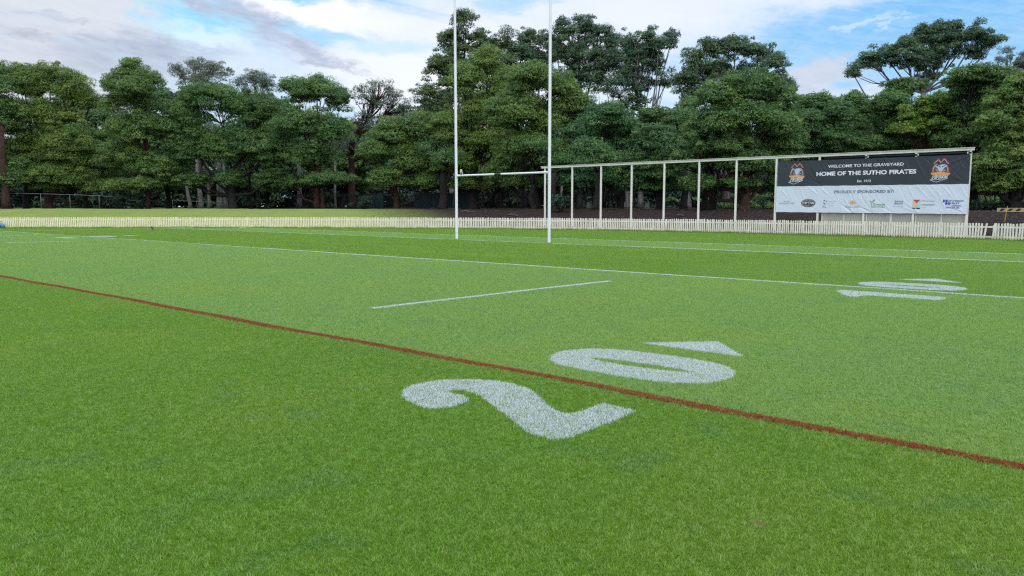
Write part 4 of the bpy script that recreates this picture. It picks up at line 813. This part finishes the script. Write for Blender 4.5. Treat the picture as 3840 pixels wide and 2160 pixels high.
# ------------------------------------------------------------------ fences behind the trees
M['blackmetal'] = mat('black_metal', (.010, .011, .013), .45); M['mesh'] = mat('green_shade_mesh', (.010, .030, .032), .8, .3, 2)
M['pipe'] = mat('galvanised_pipe', (.20, .21, .22), .5, .2, 5, .5)
pal = empty('palisade_fence', (*at(2400, 70)[:2], 0)); setp(pal, 'tall black metal palisade fence running behind the tree trunks', 'fence'); bpy.context.view_layer.update(); ip = pal.matrix_world.inverted()
route = np.array([at(u, d)[:2] for u, d in ((1090, 96), (1330, 90), (1500, 84), (1800, 80), (2100, 77), (2500, 73), (2900, 69), (3300, 66), (3700, 63), (4300, 60))])
Lr = np.r_[0, np.cumsum(np.linalg.norm(np.diff(route, axis=0), axis=1))]
for s0 in np.arange(0, Lr[-1] - 2.4, 2.4):
    a = np.array([np.interp(s0, Lr, route[:, i]) for i in (0, 1)]); b_ = np.array([np.interp(s0 + 2.4, Lr, route[:, i]) for i in (0, 1)]); mid = (a + b_) / 2
    zb = hz(*mid); ang = math.atan2(b_[1] - a[1], b_[0] - a[0]); Mx = Matrix.Translation((a[0], a[1], zb)) @ Matrix.Rotation(ang, 4, 'Z'); mb = MB(); L_ = float(np.linalg.norm(b_ - a))
    for z_ in (.12, 1.45, 1.62): mb.box(0, L_, -.02, .02, z_, z_ + .045, Mx)
    for q in np.arange(.12, L_, .125): mb.box(q - .011, q + .011, -.011, .011, .05, 1.80, Mx)
    o = mb.build('palisade_panel', M['blackmetal'], pal); o.matrix_parent_inverse = ip
    o = MB().box(-.035, .035, -.035, .035, -.1, 1.82, Mx).build('post', M['blackmetal'], pal); o.matrix_parent_inverse = ip
    du = 1920 + F * float((mid - [CX, CY]) @ RV) / float((mid - [CX, CY]) @ FV)
    if 1350 < du < 1440 or 1540 < du < 1600 or 1640 < du < 1760: o = MB().box(.05, L_ - .05, -.045, -.035, .1, 1.6, Mx).build('shade_mesh', M['mesh'], pal); o.matrix_parent_inverse = ip
cf = empty('chain_link_fence', (*at(200, 89)[:2], 0)); setp(cf, 'grey chain link fence with pipe rail on top of the bank at the left', 'fence'); bpy.context.view_layer.update(); ic = cf.matrix_world.inverted()
us = [-290, -175, -60, 52, 165, 273, 382, 480]; tops = [724, 724, 724, 725, 727, 730, 734, 741]
pts = [at(u, 88.5, zat(v, 88.5)) for u, v in zip(us, tops)]
for i, p in enumerate(pts[:-1]):
    o = MB().tube([(p[0], p[1], hz(p[0], p[1]) - .1), p], .032, 8).build('post', M['pipe'], cf, True); o.matrix_parent_inverse = ic
o = MB().tube(pts, .028, 8).build('top_rail', M['pipe'], cf, True); o.matrix_parent_inverse = ic
for i in range(len(pts) - 1):
    a, b_ = Vector(pts[i]), Vector(pts[i + 1]); a0 = Vector((a.x, a.y, hz(a.x, a.y) + .02)); b0 = Vector((b_.x, b_.y, hz(b_.x, b_.y) + .02)); mb = MB(); n = 22
    for k in range(-n // 2, n):
        for sgn in (1, -1):
            t0, t1 = k / n, k / n + .5
            if sgn < 0: t0, t1 = t1, t0
            P = lambda t, w: a0.lerp(b0, t).lerp(a.lerp(b_, t), w)
            w0, w1 = 0, 1
            if t0 < 0: w0 = -t0 / (t1 - t0); t0 = 0
            if t1 < 0: w1 = -t0 / (t1 - t0); t1 = 0
            if min(t0, t1) < 0 or max(t0, t1) > 1: continue
            mb.tube([P(t0, w0), P(t1, w1)], .0035, 3, False)
    o = mb.build('wire_mesh', M['blackmetal'], cf); o.matrix_parent_inverse = ic
rf = empty('pipe_fence', (*at(760, 96)[:2], 0)); setp(rf, 'thin low pipe rail fence in front of the pale gum stems', 'fence'); bpy.context.view_layer.update(); ir = rf.matrix_world.inverted()
pts = [at(u, 96, zat(v, 96)) for u, v in ((655, 750), (745, 756), (860, 760))]
o = MB().tube(pts, .03, 8).build('rail', M['pipe'], rf, True); o.matrix_parent_inverse = ir
for p in pts: o = MB().tube([(p[0], p[1], hz(p[0], p[1]) - .1), p], .03, 8).build('post', M['pipe'], rf, True); o.matrix_parent_inverse = ir

# ------------------------------------------------------------------ small things
M['yellow'] = mat('yellow_board_paint', (.62, .40, .04), .6, .15, 6); M['bblack'] = mat('black_board_paint', (.02, .02, .02), .6); M['whiteedge'] = mat('white_board_edge', (.55, .53, .5), .6)
D_ = 43.0; p0 = np.array(at(3730, D_)); p1 = np.array(at(3905, 41.0)); ang = math.atan2(p1[1] - p0[1], p1[0] - p0[0]); Lb = float(np.linalg.norm((p1 - p0)[:2])); zc = zat(786, D_)
br = empty('barrier', (p0[0], p0[1], 0), ang); setp(br, 'yellow and black striped barrier board on thin legs behind the picket fence', 'barrier')
hb_ = .085
MB().box(0, Lb, -.012, .012, zc - hb_, zc + hb_).build('board', M['yellow'], br)
mb = MB(); n_ = int(Lb / .42) + 1
for k in range(n_):
    x0 = .10 + k * .42; P = [(x0, zc - hb_ + .012), (x0 + .19, zc - hb_ + .012), (x0 + .34, zc + hb_ - .012), (x0 + .15, zc + hb_ - .012)]
    P = [(min(x, Lb - .01), z) for x, z in P]; mb.add([(x, -.016, z) for x, z in P], [(0, 1, 2, 3)])
mb.build('stripes', M['bblack'], br)
for z_ in (zc - hb_, zc + hb_): MB().box(-.005, Lb, -.018, .018, z_ - .012, z_ + .012).build('edge_trim', M['whiteedge'], br)
gz = hz(p0[0], p0[1])
for q in (.52, 2.2): MB().tube([(q - .06, -.06, gz - .05), (q, .0, zc + .20)], .014, 8).build('leg', M['yellow'], br)
# blue bag leaning on the fence, far left
M['blue'] = mat('blue_fabric', (.10, .30, .42), .8, .4, 8); M['dkblue'] = mat('navy_fabric', (.015, .03, .05), .8)
k = int(np.argmin(np.hypot(FEN[:, 0] + 41.7, FEN[:, 1] + 7.7))); fp = FEN[k]; tf_ = tg[k]; bg = empty('kit_bag', (fp[0] + tf_[1] * .35, fp[1] - tf_[0] * .35, 0), math.atan2(tf_[1], tf_[0])); setp(bg, 'small blue kit bag on the grass against the pickets at the left edge', 'bag')
mb = lathe([(0, .0, .15), (0, .05, .2), (0, .22, .2), (0, .34, .15), (0, .38, .06)], 14, 1.5); mb.build('body', M['blue'], bg, True)
MB().box(-.16, .12, -.235, -.18, .08, .2).build('pocket', M['dkblue'], bg, bevel=.02); MB().tube([(-.12, 0, .36), (-.08, 0, .46), (.08, 0, .46), (.12, 0, .36)], .015, 6).build('handle', M['dkblue'], bg)
# small dark bird on the far turf
b2 = empty('magpie', (-27.4, -3.2, .0)); setp(b2, 'tiny dark bird standing on the far turf left of the goal posts', 'bird')
lathe([(.10, .10, .01), (.06, .12, .05), (0, .15, .07), (-.05, .19, .06), (-.07, .24, .04), (-.08, .28, .035), (-.08, .31, .01)], 10).build('body', M['bblack'], b2, True)
MB().add([(-.11, -.01, .27), (-.11, .01, .27), (-.11, 0, .285), (-.17, 0, .275)], [(0, 1, 3), (1, 2, 3), (2, 0, 3), (0, 2, 1)]).build('beak', M['ink_pale'], b2)
for sy in (-1, 1): MB().tube([(0, sy * .03, .11), (0, sy * .03, 0)], .006, 5).build('leg', M['bblack'], b2)
MB().box(.08, .26, -.03, .03, .07, .09).build('tail', M['bblack'], b2)
# headstones behind the palisade
M['stone'] = mat('weathered_stone', (.26, .27, .28), .85, .35, 3)
def headstone(kind, u, d, w, h):
    x, y, _ = at(u, d); z = hz(x, y) - .05; o = empty('headstone', (x, y, z), random.uniform(-.3, .3) - YAW)
    setp(o, {0: 'small pale rounded headstone glimpsed through the black palisade', 1: 'small pale stone cross glimpsed through the black palisade'}[kind], 'headstone', 'rounded headstones beyond the palisade' if kind == 0 else 'stone crosses beyond the palisade')
    MB().box(-w * .7, w * .7, -.2, .2, 0, .22).build('plinth', M['stone'], o, bevel=.02)
    if kind == 0:
        poly = [(-w / 2, 0), (w / 2, 0)] + [(w / 2 * math.cos(R(a)), h - w / 2 + w / 2 * math.sin(R(a))) for a in range(0, 181, 20)]
        MB().prism(poly, Matrix.Translation((0, .06, .2)) @ Matrix.Rotation(R(90), 4, 'X'), .12).build('slab', M['stone'], o)
    else: MB().box(-.07, .07, -.06, .06, .2, h + .2).box(-w / 2, -.071, -.059, .059, h * .62 + .2, h * .62 + .34).box(.071, w / 2, -.059, .059, h * .62 + .2, h * .62 + .34).build('cross', M['stone'], o)
for i, u in enumerate((1402, 1625, 2125, 2206, 2338, 2424, 2462, 3672)):
    headstone(0, u, random.uniform(84, 104) + (6 if u < 1700 else 0), random.uniform(.35, .6), random.uniform(.6, 1.3))
# fallen bark, twigs and a log on the mulch
n = 16000; uu = rng.uniform(1350, 4200, n); dd = rng.uniform(38, 68, n); px = CX + dd * FV[0] + (uu - 1920) / F * dd * RV[0]; py = CY + dd * FV[1] + (uu - 1920) / F * dd * RV[1]
to = outside(np.c_[px, py]); k = (to > .4) & (to < 16); px, py = px[k], py[k]; n = len(px); pz = height(np.c_[px, py]) + rng.uniform(.005, .03, n)
a = rng.uniform(0, 6.28, n); L1 = rng.uniform(.05, .22, n); W1 = rng.uniform(.012, .04, n); V = np.empty((n, 4, 3), np.float32); ca, sa = np.cos(a), np.sin(a)
for i, (p, q) in enumerate(((-1, -1), (1, -1), (1, 1), (-1, 1))): V[:, i] = np.c_[px + p * L1 / 2 * ca - q * W1 / 2 * sa, py + p * L1 / 2 * sa + q * W1 / 2 * ca, pz + (.02 if p > 0 else 0) + rng.uniform(0, .02, n)]
m, N = mk('bark_litter'); b = m.node_tree.nodes['Principled BSDF']; v = attr(N, 'tone'); N.put(b.inputs['Base Color'], N.mix(v, (.03, .02, .018), (.15, .11, .09))); b.inputs['Roughness'].default_value = .9
setp(npmesh('bark_litter', V.reshape(-1, 3), np.arange(n * 4).reshape(-1, 4), m, attrs={'tone': np.repeat(rng.uniform(0, 1, n) ** 2.5, 4)}), 'brown fallen bark and leaf litter under the trees on the bank', 'leaf litter', kind='stuff')
def log(label, u0, v_, u1, d, r_):
    a = at(u0, d); b_ = at(u1, d - .6); mid = ((a[0] + b_[0]) / 2, (a[1] + b_[1]) / 2); root = empty('fallen_branch', (a[0], a[1], hz(a[0], a[1]))); setp(root, label, 'fallen branch')
    za, zb = hz(*a[:2]) + r_, hz(*b_[:2]) + r_; P = [(0, 0, r_)] + [((b_[0] - a[0]) * t, (b_[1] - a[1]) * t, (zb - za) * t + r_ + random.uniform(-.02, .12)) for t in (.3, .6, .85)] + [(b_[0] - a[0], b_[1] - a[1], zb - za + r_)]
    MB().tube(P, [r_, r_ * .9, r_ * .8, r_ * .6, r_ * .3], 7).build('limb', M['bark_grey'], root, True)
    MB().tube([P[2], (P[2][0] + .3, P[2][1] - .2, P[2][2] + .25)], [r_ * .5, r_ * .2], 6).build('twig', M['bark_grey'], root, True)
log('pale fallen branch lying on the mulch left of the sixth frame post', 2533, 0, 2562, 57, .06)
log('thin fallen branch on the mulch below the crossbar', 1730, 0, 1785, 66, .05)
log('short pale fallen branch left of the first frame post', 1905, 0, 1945, 62, .06)
